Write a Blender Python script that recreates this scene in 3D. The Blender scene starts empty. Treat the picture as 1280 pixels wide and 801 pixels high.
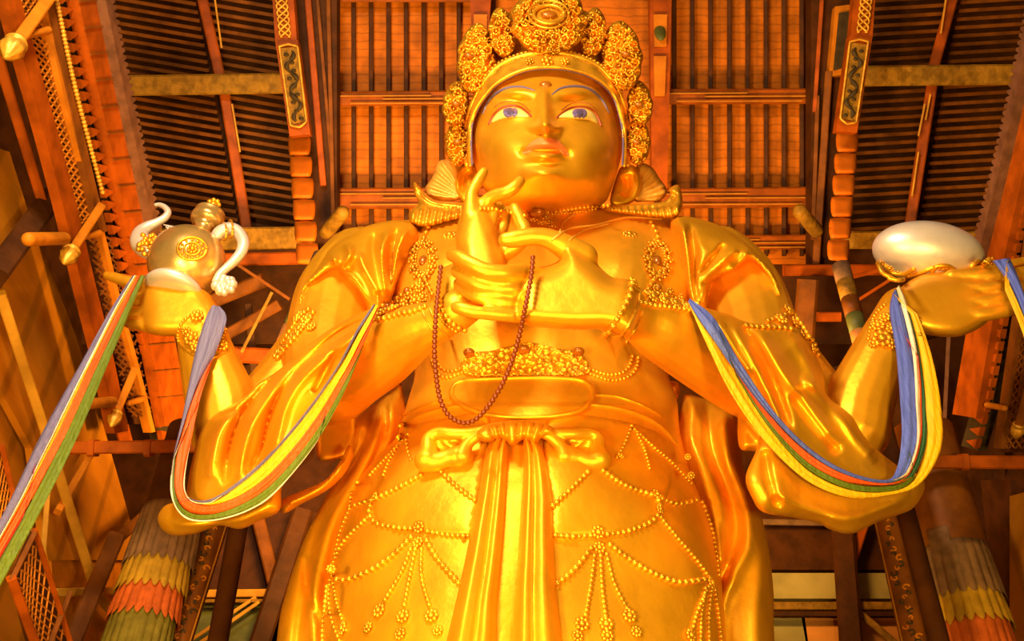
import bpy, bmesh, math, random
import numpy as np
from mathutils import Vector, Matrix
from mathutils.bvhtree import BVHTree
from mathutils.geometry import delaunay_2d_cdt

random.seed(7); RNG = np.random.default_rng(7)
SC = bpy.context.scene
COL = SC.collection
PI = math.pi
# ------------------------------------------------------------------ camera
F = 1300.0; PITCH = math.radians(38.0); CAMP = np.array([0.0, -15.0, 1.6])
CF = np.array([0, math.cos(PITCH), math.sin(PITCH)]); CU = np.array([0, -math.sin(PITCH), math.cos(PITCH)]); CR = np.array([1.0, 0, 0])
cam = bpy.data.cameras.new('camera'); camo = bpy.data.objects.new('camera', cam); COL.objects.link(camo)
camo.location = CAMP; camo.rotation_euler = (PI/2 + PITCH, 0, 0)
cam.sensor_width = 36; cam.lens = 36*F/1280; cam.clip_end = 300
SC.camera = camo

def rays(u, v):
    u = np.asarray(u, float); v = np.asarray(v, float)
    return CF + ((u-640)/F)[..., None]*CR + ((400.5-v)/F)[..., None]*CU
def P(u, v, Y):                                   # point seen at (u, v) on the plane y = Y
    d = rays(u, v); t = (np.asarray(Y, float)-CAMP[1])/d[..., 1]
    return CAMP + d*t[..., None]
def PX(u, v, X):
    d = rays(u, v); t = (np.asarray(X, float)-CAMP[0])/d[..., 0]
    return CAMP + d*t[..., None]
def PZ(u, v, Z):
    d = rays(u, v); t = (np.asarray(Z, float)-CAMP[2])/d[..., 2]
    return CAMP + d*t[..., None]
def PQ(u, v, D):                                  # on the sloping plane at distance D along the roof's normal
    d = rays(u, v); return CAMP + d*np.asarray(D, float)[..., None]
def mpp(u, v, Y):                                 # metres per pixel at that place
    d = rays(u, v); return (np.asarray(Y, float)-CAMP[1])/d[..., 1]/F

# ------------------------------------------------------------------ materials
MATS = {}
def srgb(r, g, b):
    f = lambda c: (c/255/12.92) if c/255 <= .04045 else ((c/255+.055)/1.055)**2.4
    return (f(r), f(g), f(b), 1)
def mat(name, col, rough=.5, metal=0.0, var=0.0, vscale=2.0, bump=0.0, bscale=8.0, col2=None, stretch=None, planks=None, spec=.5):
    m = bpy.data.materials.new(name); m.use_nodes = True
    nt = m.node_tree; b = nt.nodes['Principled BSDF']
    b.inputs['Base Color'].default_value = col
    b.inputs['Roughness'].default_value = rough; b.inputs['Metallic'].default_value = metal
    b.inputs['Specular IOR Level'].default_value = .15 if name.startswith(('wood', 'tier', 'plaster', 'motif')) else spec
    tc = nt.nodes.new('ShaderNodeTexCoord'); vec = tc.outputs['Object']
    if stretch:
        mp = nt.nodes.new('ShaderNodeMapping'); mp.inputs['Scale'].default_value = stretch
        nt.links.new(vec, mp.inputs['Vector']); vec = mp.outputs['Vector']
    if var or col2:
        n = nt.nodes.new('ShaderNodeTexNoise'); n.inputs['Scale'].default_value = vscale; n.inputs['Detail'].default_value = 5
        nt.links.new(vec, n.inputs['Vector'])
        cr = nt.nodes.new('ShaderNodeValToRGB')
        c2 = col2 if col2 else tuple(c*(1-var) for c in col[:3])+(1,)
        cr.color_ramp.elements[0].color = c2; cr.color_ramp.elements[0].position = .36
        cr.color_ramp.elements[1].color = col; cr.color_ramp.elements[1].position = .62
        nt.links.new(n.outputs['Fac'], cr.inputs['Fac']); out = cr.outputs['Color']
        if planks:
            w = nt.nodes.new('ShaderNodeTexWave'); w.bands_direction = planks[0]; w.inputs['Scale'].default_value = planks[1]
            w.inputs['Distortion'].default_value = planks[2]; w.inputs['Detail'].default_value = 2
            nt.links.new(tc.outputs['Object'], w.inputs['Vector'])
            r2 = nt.nodes.new('ShaderNodeValToRGB'); r2.color_ramp.elements[0].color = (planks[3],)*3+(1,); r2.color_ramp.elements[0].position = .02
            r2.color_ramp.elements[1].color = (1, 1, 1, 1); r2.color_ramp.elements[1].position = .16
            nt.links.new(w.outputs['Fac'], r2.inputs['Fac'])
            mx = nt.nodes.new('ShaderNodeMixRGB'); mx.blend_type = 'MULTIPLY'; mx.inputs['Fac'].default_value = 1
            nt.links.new(out, mx.inputs['Color1']); nt.links.new(r2.outputs['Color'], mx.inputs['Color2']); out = mx.outputs['Color']
        nt.links.new(out, b.inputs['Base Color'])
    if bump:
        n2 = nt.nodes.new('ShaderNodeTexNoise'); n2.inputs['Scale'].default_value = bscale; n2.inputs['Detail'].default_value = 4
        nt.links.new(vec, n2.inputs['Vector'])
        bp = nt.nodes.new('ShaderNodeBump'); bp.inputs['Strength'].default_value = bump; bp.inputs['Distance'].default_value = .05
        nt.links.new(n2.outputs['Fac'], bp.inputs['Height']); nt.links.new(bp.outputs['Normal'], b.inputs['Normal'])
    MATS[name] = m
    return m
GOLD = (0.93, 0.43, 0.010, 1)
mat('gold', GOLD, .42, .75, .25, 1.3, .5, 2.4)
mat('gold_cloth', (0.94, .425, .012, 1), .45, .66, .22, 1.1, .55, 2.2)
mat('gold_face', (0.95, .43, .016, 1), .42, .66, .16, 1.5, .4, 2.0)
mat('gold_ornament', (0.92, .42, .02, 1), .36, .65, .4, 3.0, .2, 9.0)
mat('gold_pale', (0.85, .36, .045, 1), .48, .35, .18, 1.5, .2, 4.0)
mat('silver', (.82, .69, .66, 1), .40, .5, .2, 1.2, .15, 3)
mat('silver_gilt', (.80, .50, .16, 1), .28, .75, .35, 1.4, .15, 3)
mat('eye_white', srgb(236, 200, 110), .5)
mat('iris', srgb(118, 98, 150), .35, 0, .3, 10)
mat('pupil', srgb(84, 70, 110), .3)
mat('brow_blue', srgb(96, 82, 120), .5)
mat('lid_red', srgb(140, 52, 14), .5)
mat('lip', srgb(236, 118, 62), .5, 0)
mat('gem', (.34, .10, .006, 1), .3, .3)
mat('bead_wood', srgb(118, 46, 10), .3, .1, .2, 6)
mat('cord', srgb(110, 40, 14), .7)
for n, c in dict(blue=(78, 84, 160), greyblue=(108, 92, 112), white=(236, 205, 140), yellow=(240, 176, 6), orange=(226, 84, 14), red=(196, 44, 8), green=(92, 108, 14), teal=(44, 92, 58)).items():
    c_ = {'blue': (.085, .12, .62, 1), 'greyblue': (.15, .125, .30, 1), 'white': (.86, .72, .62, 1)}.get(n, srgb(*c))
    mat('silk_'+n, c_, .55, 0, .18, 2.5, .5, 3, stretch=(6, 6, .7))
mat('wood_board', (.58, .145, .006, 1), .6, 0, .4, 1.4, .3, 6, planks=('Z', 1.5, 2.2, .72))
mat('wood_purlin', (.30, .062, .003, 1), .5, 0, .35, 2, .3, 6)
mat('wood_line', (.46, .17, .012, 1), .5, 0, .3, 3)
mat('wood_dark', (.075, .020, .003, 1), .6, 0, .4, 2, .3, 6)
mat('wood_brown', (.20, .055, .005, 1), .55, 0, .4, 2, .3, 6)
mat('wood_red', (.37, .066, .002, 1), .5, 0, .4, 2, .2, 6)
mat('wood_salmon', (.62, .135, .006, 1), .5, 0, .2, 2, .2, 6)
mat('wood_panel', (.56, .185, .008, 1), .55, 0, .35, 1.0, .25, 5, stretch=(1, .25, 1), planks=('Y', .22, 1.0, .7))
mat('wood_olive', (.33, .15, .014, 1), .55, 0, .45, 4, .6, 7)
mat('wood_violet', (.17, .065, .035, 1), .55, 0, .4, 3, .3, 6)
mat('wood_orange', (.56, .165, .008, 1), .5, 0, .3, 2, .25, 6)
mat('wood_yellow', (.68, .30, .03, 1), .5, 0, .3, 2, .25, 6)
mat('gilt_paint', (.80, .36, .03, 1), .45, .3, .4, 5, .3, 8)
mat('motif_dark', (.06, .035, .015, 1), .6, 0, .3, 5)
mat('green_paint', (.13, .13, .02, 1), .6, 0, .3, 4)
mat('plaster_green', (.40, .30, .11, 1), .7, 0, .3, 1, .2, 4)
mat('plaster_orange', (.72, .27, .06, 1), .7, 0, .2, 1, .2, 4)
mat('tier_grey', (.20, .095, .045, 1), .8, 0, .35, 4, .4, 9)
mat('tier_olive', (.40, .20, .012, 1), .8, 0, .3, 4, .4, 9)
mat('tier_red', (.48, .085, .012, 1), .8, 0, .3, 4, .4, 9)
mat('tier_green', (.17, .12, .014, 1), .8, 0, .3, 4, .4, 9)
mat('floor_stone', (.30, .20, .12, 1), .6, 0, .3, .8)

# ------------------------------------------------------------------ object helpers
def link(name, me, m, parent=None, smooth=True):
    o = bpy.data.objects.new(name, me); COL.objects.link(o)
    if m: me.materials.append(MATS[m] if isinstance(m, str) else m)
    if smooth: me.polygons.foreach_set('use_smooth', [True]*len(me.polygons))
    if parent is not None:
        o.parent = parent; o.matrix_parent_inverse = Matrix.Translation(-parent_world(parent))
    me.update()
    return o
def parent_world(p):
    return p.location.copy() if p.type == 'EMPTY' else Vector((0, 0, 0))   # meshes carry world coordinates
def mesh(name, V, Fc):
    me = bpy.data.meshes.new(name); me.from_pydata([tuple(map(float, x)) for x in V], [], [tuple(map(int, f)) for f in Fc])
    bm = bmesh.new(); bm.from_mesh(me); bmesh.ops.recalc_face_normals(bm, faces=bm.faces); bm.to_mesh(me); bm.free()
    return me
class MB:
    def __init__(s): s.V = []; s.F = []
    def add(s, V, Fc):
        o = len(s.V); s.V.extend([tuple(map(float, x)) for x in V]); s.F.extend([tuple(int(i)+o for i in f) for f in Fc]); return s
    def build(s, name, m, parent=None, smooth=True): return link(name, mesh(name, s.V, s.F), m, parent, smooth)
def empty(name, loc, label=None, cat=None, group=None):
    o = bpy.data.objects.new(name, None); COL.objects.link(o); o.location = Vector(tuple(map(float, loc))); o.empty_display_size = .3
    tag(o, label, cat, group); return o
def tag(o, label=None, cat=None, group=None, kind=None):
    if label: o['label'] = label
    if cat: o['category'] = cat
    if group: o['group'] = group
    if kind: o['kind'] = kind
    return o

def catmull(pts, n, closed=False):
    A = np.asarray(pts, float); N = len(A)
    out = []
    rng = N if closed else N-1
    for i in range(rng):
        if closed: p0, p1, p2, p3 = A[(i-1) % N], A[i], A[(i+1) % N], A[(i+2) % N]
        else: p0, p1, p2, p3 = A[max(i-1, 0)], A[i], A[i+1], A[min(i+2, N-1)]
        for k in range(n):
            t = k/n
            out.append(.5*((2*p1)+(-p0+p2)*t+(2*p0-5*p1+4*p2-p3)*t*t+(-p0+3*p1-3*p2+p3)*t**3))
    if not closed: out.append(A[-1])
    return np.array(out)
def resample(pts, step, closed=False):
    A = np.asarray(pts, float)
    if closed: A = np.vstack([A, A[:1]])
    L = np.r_[0, np.cumsum(np.linalg.norm(np.diff(A[:, :2], axis=0), axis=1))]
    n = max(3, int(round(L[-1]/step)))
    s = np.linspace(0, L[-1], n+1)
    R = np.stack([np.interp(s, L, A[:, k]) for k in range(A.shape[1])], 1)
    return R[:-1] if closed else R
def seg_dist(Pt, poly, closed=False):
    A = np.asarray(poly, float)[:, :2]; B = np.roll(A, -1, 0) if closed else A[1:]
    if not closed: A = A[:-1]
    D = B-A; L2 = (D**2).sum(1)+1e-9
    best = np.full(len(Pt), 1e9); bt = np.zeros(len(Pt))
    for k in range(len(A)):
        w = Pt-A[k]; t = np.clip((w@D[k])/L2[k], 0, 1); d = np.hypot(*(w-t[:, None]*D[k]).T)
        m_ = d < best; best[m_] = d[m_]; bt[m_] = (k+t[m_])/len(A)
    return best, bt
def inside(Pt, poly):
    A = np.asarray(poly, float); B = np.roll(A, -1, 0); r = np.zeros(len(Pt), bool)
    for a, b in zip(A, B):
        c = (a[1] > Pt[:, 1]) != (b[1] > Pt[:, 1])
        x = (b[0]-a[0])*(Pt[:, 1]-a[1])/(b[1]-a[1]+1e-12)+a[0]
        r ^= c & (Pt[:, 0] < x)
    return r
def grid_poly(poly, step, sharp=False):
    o = resample(poly if sharp else catmull(poly, 6, True), step, True)
    lo, hi = o.min(0), o.max(0)
    gx, gy = np.meshgrid(np.arange(lo[0], hi[0], step), np.arange(lo[1], hi[1], step*.87))
    gx = gx + (np.arange(gx.shape[0]) % 2)[:, None]*step*.5
    G = np.stack([gx.ravel(), gy.ravel()], 1); G = G[inside(G, o)]
    d, _ = seg_dist(G, o, True); G = G[d > step*.55]
    A = np.vstack([o, G]); n = len(o)
    res = delaunay_2d_cdt([Vector(p) for p in A], [(i, (i+1) % n) for i in range(n)], [], 0, 1e-5)
    V = np.array([tuple(p) for p in res[0]]); T = np.array([f for f in res[2] if len(f) == 3])
    c = V[T].mean(1); T = T[inside(c, o)]
    return V, T, o
def relief(V, ridges):
    h = np.zeros(len(V))
    for r in ridges or ():
        pl, amp, w = r[:3]
        c = catmull(pl, 6) if len(pl) > 2 else np.asarray(pl, float)
        d, t = seg_dist(V, c)
        fade = np.clip(np.minimum(t, 1-t)*6+.15, 0, 1) if len(r) < 4 else 1
        h += amp*np.exp(-(d/w)**1.6)*fade
    return h
def inflate_raw(poly, Y, T, step=4, R=None, ridges=None, back=.6, fn=None, sharp=False, edge=0.0):
    """a rounded closed body whose outline is poly; T metres of bulge to the front, back*T behind"""
    V, Tr, o = grid_poly(poly, step, sharp)
    d, _ = seg_dist(V, o, True)
    if R is None: R = d.max()*.9
    x = np.clip(d/R, 0, 1); pr = np.sqrt(1-(1-x)**2)
    y0 = Y(V[:, 0], V[:, 1]) if callable(Y) else np.full(len(V), float(Y))
    h = relief(V, ridges)*np.clip(pr*1.4, 0, 1)
    if fn is not None: h = h+fn(V, pr)
    yf = y0 - T*pr - h - edge; yb = y0 + T*back*pr
    bd = d < 1e-3
    A = P(V[:, 0], V[:, 1], yf); B = P(V[:, 0], V[:, 1], yb)
    n = len(V); idx = np.arange(n)+n
    if edge == 0: idx = np.where(bd, np.arange(n), idx)
    Fs = [tuple(t) for t in Tr] + [tuple(idx[list(t[::-1])]) for t in Tr]
    if edge:
        # rim wall
        cnt = {}
        for t in Tr:
            for a, b in ((t[0], t[1]), (t[1], t[2]), (t[2], t[0])):
                k = (min(a, b), max(a, b)); cnt[k] = cnt.get(k, 0)+1
        for (a, b), c in cnt.items():
            if c == 1: Fs.append((a, b, b+n, a+n))
    VV = np.vstack([A, B])
    if edge == 0:
        used = np.unique(np.array([i for f in Fs for i in f])); mp = -np.ones(len(VV), int); mp[used] = np.arange(len(used))
        VV = VV[used]; Fs = [tuple(mp[list(f)]) for f in Fs]
    return VV, Fs
def inflate(name, poly, Y, T, m, parent, **k):
    V, Fs = inflate_raw(poly, Y, T, **k); return link(name, mesh(name, V, Fs), m, parent)
def tube_pts(C, Rr, n=14, cap=True, squash=1.0):
    """swept tube through 3-D centres C with radii Rr, rounded ends"""
    C = np.asarray(C, float); Rr = np.asarray(Rr, float); N = len(C)
    T = np.gradient(C, axis=0); T /= np.linalg.norm(T, axis=1)[:, None]+1e-12
    up = np.array([0, 0, 1.0]) if abs(T[0][2]) < .9 else np.array([0, 1.0, 0])
    a = np.cross(T[0], up); a /= np.linalg.norm(a)
    rings = []
    ca = []
    if cap:
        for k in range(1, 5): th = PI/2*k/5; ca.append((-math.cos(th), math.sin(th)))
    for i in range(N):
        a = a - T[i]*(a@T[i]); a /= np.linalg.norm(a)+1e-12; b = np.cross(T[i], a)
        ring = lambda c, r: [c+r*(math.cos(q)*a+squash*math.sin(q)*b) for q in np.linspace(0, 2*PI, n, endpoint=False)]
        if i == 0:
            for (x, r) in ca: rings.append(ring(C[0]+T[0]*x*Rr[0], r*Rr[0]))
        rings.append(ring(C[i], Rr[i]))
        if i == N-1:
            for (x, r) in ca[::-1]: rings.append(ring(C[i]-T[i]*x*Rr[i], r*Rr[i]))
    V = [p for r in rings for p in r]; M = len(rings); Fs = []
    for i in range(M-1):
        for j in range(n): Fs.append((i*n+j, i*n+(j+1) % n, (i+1)*n+(j+1) % n, (i+1)*n+j))
    s = len(V)
    if cap: V += [C[0]-T[0]*Rr[0], C[-1]+T[-1]*Rr[-1]]
    else: V += [C[0], C[-1]]
    for j in range(n): Fs.append((s, (j+1) % n, j)); Fs.append((s+1, (M-1)*n+j, (M-1)*n+(j+1) % n))
    return V, Fs
def limb(pts, sub=6, n=18, squash=1.0):
    """tube from image-space joints (u, v, Y, r in pixels)"""
    A = catmull(pts, sub) if len(pts) > 2 else np.array([np.array(pts[0])*(1-t)+np.array(pts[1])*t for t in np.linspace(0, 1, sub+1)])
    return tube_pts(P(A[:, 0], A[:, 1], A[:, 2]), A[:, 3]*mpp(A[:, 0], A[:, 1], A[:, 2]), n, True, squash)
def loft_rows(rows, n=64, sub=6, fn=None, pw=2.0, cap=True):
    """closed body from rows (v, uL, uR, Yc, b); fn(v, t, s) adds metres outward"""
    A = catmull(rows, sub); V = []; ph = np.linspace(0, 2*PI, n, endpoint=False)
    for v, l, r, yc, b in A:
        c, a = (l+r)/2, (r-l)/2
        cs, sn = np.cos(ph), np.sin(ph)
        e = 2/pw
        x = np.sign(cs)*np.abs(cs)**e; y = np.sign(sn)*np.abs(sn)**e
        u = c+a*x; h = fn(v, x, y, u) if fn else 0
        V.append(P(u, np.full(n, v), yc-b*y-h*np.clip(y*3, 0, 1)))
    M = len(V); V = [p for r in V for p in r]; Fs = []
    for i in range(M-1):
        for j in range(n): Fs.append((i*n+j, i*n+(j+1) % n, (i+1)*n+(j+1) % n, (i+1)*n+j))
    if cap: Fs += [tuple(range(n)), tuple(range((M-1)*n, M*n))]
    return V, Fs
def bvh_of(*objs):
    V = []; Fs = []
    for o in objs:
        k = len(V); V += [tuple(o.matrix_world @ x.co) if o.parent is None else tuple(x.co) for x in o.data.vertices]
        Fs += [tuple(i+k for i in p.vertices) for p in o.data.polygons]
    return BVHTree.FromPolygons(V, Fs)
def hit(bv, u, v, fallback=-1.5):
    d = Vector(rays(u, v)).normalized(); r = bv.ray_cast(Vector(CAMP), d, 200)
    if r[0] is None: return Vector(P(u, v, fallback)), -d
    n = r[1] if r[1].dot(d) < 0 else -r[1]
    return r[0], n
def ico(sub=2):
    bm = bmesh.new(); bmesh.ops.create_icosphere(bm, subdivisions=sub, radius=1)
    V = np.array([v.co for v in bm.verts]); Fs = [tuple(v.index for v in f.verts) for f in bm.faces]; bm.free(); return V, Fs
ICO1, ICO2, ICO3 = ico(1), ico(2), ico(3)
def beads_on(mb, bv, pts, rpx, gap=1.9, lift=.5, jit=0):
    A = resample(catmull(pts, 8) if len(pts) > 2 else pts, rpx*gap); C = []
    for u, v in A[:, :2]:
        p, n = hit(bv, u, v); r = rpx*float(mpp(u, v, p.y))*(1+random.uniform(-jit, jit))
        mb.add(ICO2[0]*r+np.array(p+n*r*lift), ICO2[1]); C.append(np.array(p+n*r*lift))
    mb.add(*tube_pts(C, [r*.4]*len(C), 6))
def tube_on(mb, bv, pts, rpx, lift=.3, step=4, squash=1):
    A = resample(catmull(pts, 8) if len(pts) > 2 else pts, step)
    C = []; R = []
    for row in A:
        p, n = hit(bv, row[0], row[1]); r = (row[2] if len(row) > 2 else rpx)*float(mpp(row[0], row[1], p.y))
        C.append(p+n*r*lift); R.append(r)
    mb.add(*tube_pts(C, R, 10))
def patch_on(bv, poly, off, step=2, sharp=False, dome=0):
    V, T, o = grid_poly(poly, step, sharp); d, _ = seg_dist(V, o, True); dm = d.max()
    A = []; B = []
    for (u, v), q in zip(V, d):
        p, n = hit(bv, u, v); k = off+dome*math.sqrt(max(0, 1-(1-q/dm)**2)); r = Vector(rays(u, v)).normalized()
        A.append(p-r*k); B.append(p+r*.03)
    n = len(V); Fs = [tuple(t) for t in T]+[tuple(t[::-1]+n) for t in T]
    cnt = {}
    for t in T:
        for a, b in ((t[0], t[1]), (t[1], t[2]), (t[2], t[0])):
            k = (min(a, b), max(a, b)); cnt[k] = cnt.get(k, 0)+1
    for (a, b), c in cnt.items():
        if c == 1: Fs.append((a, b, b+n, a+n))
    return A+B, Fs
def rosette(mb, p, n, r, petals=8):
    """flower boss: domed centre, ring of petals"""
    n = Vector(n).normalized(); a = n.orthogonal().normalized(); b = n.cross(a); p = Vector(p)
    M = np.array([a, b, n]).T
    for k in range(petals):
        q = 2*PI*k/petals; c = np.array(p+a*math.cos(q)*r*.68+b*math.sin(q)*r*.68)
        mb.add((ICO1[0]*np.array([r*.34, r*.34, r*.26]))@M.T+c, ICO1[1])
    mb.add((ICO2[0]*np.array([r*.42, r*.42, r*.36]))@M.T+np.array(p+n*r*.1), ICO2[1])
def remesh(obj_V, obj_F, voxel, smooth_it):
    me = mesh('tmp', obj_V, obj_F); o = bpy.data.objects.new('tmp', me); COL.objects.link(o)
    md = o.modifiers.new('r', 'REMESH'); md.mode = 'VOXEL'; md.voxel_size = voxel
    sm = o.modifiers.new('s', 'SMOOTH'); sm.factor = .5; sm.iterations = smooth_it
    dg = bpy.context.evaluated_depsgraph_get(); ev = o.evaluated_get(dg)
    out = bpy.data.meshes.new_from_object(ev, depsgraph=dg)
    bpy.data.objects.remove(o); bpy.data.meshes.remove(me)
    return out
# ================================================================== THE STATUE
ST = empty('statue', (0, 0, 0), 'giant gilded standing statue with jewelled crown, four arms and hands joined at the chest', 'statue')
# ---- head: egg-shaped loft with a modelled face
head_rows = [(52, 650, 712, -.6, .9), (64, 628, 732, -.6, 1.25), (80, 610, 750, -.55, 1.55), (100, 598, 763, -.5, 1.72), (122, 591, 771, -.5, 1.82), (145, 588, 776, -.5, 1.88),
             (170, 587, 778, -.5, 1.9), (192, 590, 777, -.5, 1.86), (210, 594, 773, -.5, 1.78), (226, 600, 768, -.5, 1.64), (240, 608, 763, -.45, 1.42), (252, 620, 757, -.4, 1.12), (264, 645, 740, -.3, .7)]
def G(u, v, cu, cv, su, sv): return np.exp(-((u-cu)/su)**2-((v-cv)/sv)**2)
def face_fn(v, x, y, u):
    h = np.zeros_like(u)
    # nose: bridge rising to the tip, then the underside
    if 108 < v < 176:
        k = np.interp(v, [108, 118, 128, 140, 150, 156, 162, 168, 176], [0, .13, .28, .52, .70, .70, .50, .20, 0])
        w = np.interp(v, [108, 125, 140, 152, 162, 170], [5.5, 6, 7.5, 9.5, 10.5, 10])
        cu = np.interp(v, [108, 170], [679, 682])
        h += k*np.exp(-(np.abs(u-cu)/w)**2.6)
    h += .20*G(u, v, 668, 159, 6.5, 6)+.20*G(u, v, 696, 159.5, 6.5, 6)
    h -= .10*G(u, v, 674, 166, 3.2, 2.6)+.10*G(u, v, 690, 166, 3.2, 2.6)
    # brow shelf and eye sockets
    for cu, s in ((638, -1), (724, 1)):
        h += .10*G(u, v, cu+2*s, 113, 30, 7)
        h -= .16*G(u, v, cu-12*s, 130, 16, 8)+.08*G(u, v, cu, 127, 24, 6)
        h += .10*G(u, v, cu, 140, 20, 9)
        h += .09*G(u, v, cu, 130-.02*(u-cu)*(u-cu)*-.25, 24, 3)
    h += .10*G(u, v, 628, 182, 26, 20)+.10*G(u, v, 738, 184, 26, 20)
    # mouth
    h += .17*G(u, v, 682, 180, 24, 14)
    h += .12*G(u, v, 682, 178.5, 18, 5.5)-.12*G(u, v, 682, 188, 20, 2.4)+.16*G(u, v, 681, 196, 17, 6.5)
    h -= .08*G(u, v, 655, 191, 5, 4)+.08*G(u, v, 709, 193, 5, 4)
    h -= .03*G(u, v, 680, 205, 18, 4)
    h += .16*G(u, v, 680, 216, 20, 10)
    return h
hV, hF = loft_rows(head_rows, n=240, sub=13, fn=face_fn, pw=2.25)
# ---- torso, arms, hands melted into one body
body = MB()
body.add(*loft_rows([(246, 640, 722, -.1, .75), (258, 628, 742, 0, .85), (268, 560, 815, .25, 1.0), (280, 480, 884, .35, 1.2), (300, 446, 918, .35, 1.45), (330, 436, 926, .3, 1.65), (365, 455, 905, .2, 1.65),
                     (400, 490, 865, .1, 1.5), (440, 516, 832, .1, 1.4), (470, 518, 836, .1, 1.5), (500, 510, 846, .05, 1.65), (540, 498, 850, 0, 1.8), (580, 480, 860, 0, 1.9)], n=80, pw=2.4,
                    fn=lambda v, x, y, u: .28*G(u, v, 566, 315, 48, 40)+.28*G(u, v, 790, 315, 52, 40)-.05*G(u, v, 672, 320, 20, 60)))
# upper arms and forearms of the joined pair
body.add(*limb([(450, 335, .1, 52), (428, 372, -.1, 58), (412, 430, -.5, 56), (410, 482, -1.0, 50), (440, 462, -1.5, 49), (478, 438, -2.1, 46), (520, 413, -2.7, 34), (556, 398, -3.05, 25), (572, 388, -3.2, 26)]))
body.add(*limb([(895, 335, .1, 54), (922, 370, -.1, 58), (944, 430, -.5, 56), (950, 478, -1.0, 49), (915, 462, -1.4, 49), (872, 436, -2.0, 47), (830, 412, -2.6, 42), (795, 392, -3.0, 33), (768, 384, -3.3, 34)]))
# hand at the viewer's right: palm, thumb, four fingers lying across the other hand
body.add(*inflate_raw([(790, 352), (765, 346), (743, 327), (714, 303), (700, 306), (700, 324), (680, 333), (660, 334), (646, 346), (643, 372), (645, 396), (657, 406), (685, 410), (722, 412), (758, 412), (792, 420), (800, 385)], -3.35, .5, step=3.5, R=24, back=1.0))
for pts in ([(728, 322, -3.45, 20), (704, 307, -3.6, 16), (682, 297, -3.7, 12.5), (660, 296, -3.75, 11.5), (642, 299, -3.75, 11.5), (632, 299.5, -3.75, 9.5)],
            [(676, 350, -3.45, 16), (655, 342, -3.75, 12.5), (632, 341.5, -3.95, 11), (608, 339, -4.0, 11), (588, 330, -4.0, 10.5), (574, 322, -3.95, 9.8), (565, 318.5, -3.85, 8.5)],
            [(672, 364, -3.45, 13), (650, 362, -3.7, 9.5), (625, 361, -3.8, 8.6), (600, 357, -3.84, 8.6), (582, 348, -3.8, 8.2), (570, 339, -3.7, 7.5)],
            [(672, 378, -3.45, 13), (647, 377.5, -3.6, 8.6), (622, 376.5, -3.7, 8), (598, 372, -3.7, 7.8), (582, 363, -3.62, 7.4), (572, 354, -3.5, 6.8)],
            [(672, 392, -3.4, 14), (645, 394, -3.55, 9.5), (618, 392.5, -3.66, 8.6), (594, 390, -3.7, 8.4), (578, 386, -3.7, 8.6), (570, 384, -3.66, 7.8)]):
    body.add(*limb(pts, 6, 16))
# upright hand behind it
body.add(*inflate_raw([(571, 325), (569, 300), (573, 275), (583, 254), (599, 246), (611, 256), (622, 285), (631, 318), (634, 350), (606, 392), (580, 410), (556, 400), (549, 372), (549, 338)], -2.95, .42, step=3.5, R=22, back=.9))
for pts in ([(590, 272, -3.2, 13), (589, 254, -3.25, 9.5), (590, 241, -3.3, 7.5), (596, 229, -3.35, 7.5), (602, 219, -3.38, 7.2), (605, 214, -3.4, 6)],
            [(600, 266, -3.15, 10), (609, 251, -3.25, 9), (620, 244, -3.35, 8.5), (634, 240, -3.45, 8.5), (644, 233, -3.5, 8), (650, 226, -3.5, 7)],
            [(620, 322, -2.95, 12), (642, 310, -3.1, 10), (656, 294, -3.2, 9.5), (651, 277, -3.25, 9), (645, 264, -3.3, 8), (643, 259, -3.3, 7)],
            [(606, 300, -3.0, 11), (613, 280, -3.1, 8), (618, 264, -3.1, 7.5), (624, 258, -3.0, 7)],
            [(622, 300, -2.9, 9), (630, 282, -2.95, 7), (634, 266, -2.95, 6.5), (639, 262, -2.85, 6)]):
    body.add(*limb(pts, 6, 14))
# the outer pair of arms: forearms rising to raised open hands
body.add(*limb([(400, 420, .5, 40), (345, 500, .5, 46), (292, 545, .1, 47), (276, 500, -.1, 44), (258, 440, -.35, 34), (248, 402, -.5, 29), (240, 388, -.5, 30)]))
body.add(*inflate_raw([(176, 347), (200, 342), (240, 353), (262, 368), (274, 388), (268, 410), (252, 421), (226, 420), (200, 420), (181, 414), (175, 392), (173, 366)], -.55, .38, step=3.5, R=24, back=.9))
for pts in ([(205, 356, -.7, 15), (182, 354, -.72, 9.5), (160, 352, -.72, 8), (144, 347, -.7, 7), (134, 344, -.68, 5.5)],
            [(200, 374, -.6, 12), (180, 374, -.62, 9.5), (164, 376, -.6, 9), (154, 378, -.55, 7.5)],
            [(200, 390, -.6, 12), (178, 391, -.62, 9.5), (162, 392, -.6, 9), (150, 392, -.55, 7.5)],
            [(200, 406, -.6, 12), (180, 406, -.62, 8.5), (166, 404, -.6, 8), (158, 402, -.55, 7)]):
    body.add(*limb(pts, 5, 14))
body.add(*limb([(960, 420, .5, 40), (1010, 495, .5, 46), (1058, 545, .1, 46), (1074, 502, -.1, 43), (1098, 445, -.35, 35), (1117, 406, -.5, 30), (1128, 388, -.5, 30)]))
body.add(*inflate_raw([(1122, 366), (1135, 352), (1158, 342), (1200, 338), (1236, 337), (1241, 360), (1240, 385), (1233, 404), (1202, 420), (1168, 420), (1142, 412), (1122, 395)], -.55, .38, step=3.5, R=24, back=.9))
for k, (y0, y1) in enumerate(((345, 341), (361, 356), (377.5, 371), (393.5, 385))):
    body.add(*limb([(1190, y0+1, -.74, 10), (1222, y0, -.84, 9.4), (1248, (y0+y1)/2+.8, -.86, 8.8), (1272, y1+.6, -.82, 8.4), (1292, y1-3, -.74, 7.6), (1302, y1-6, -.66, 6)], 6, 16))
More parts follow.
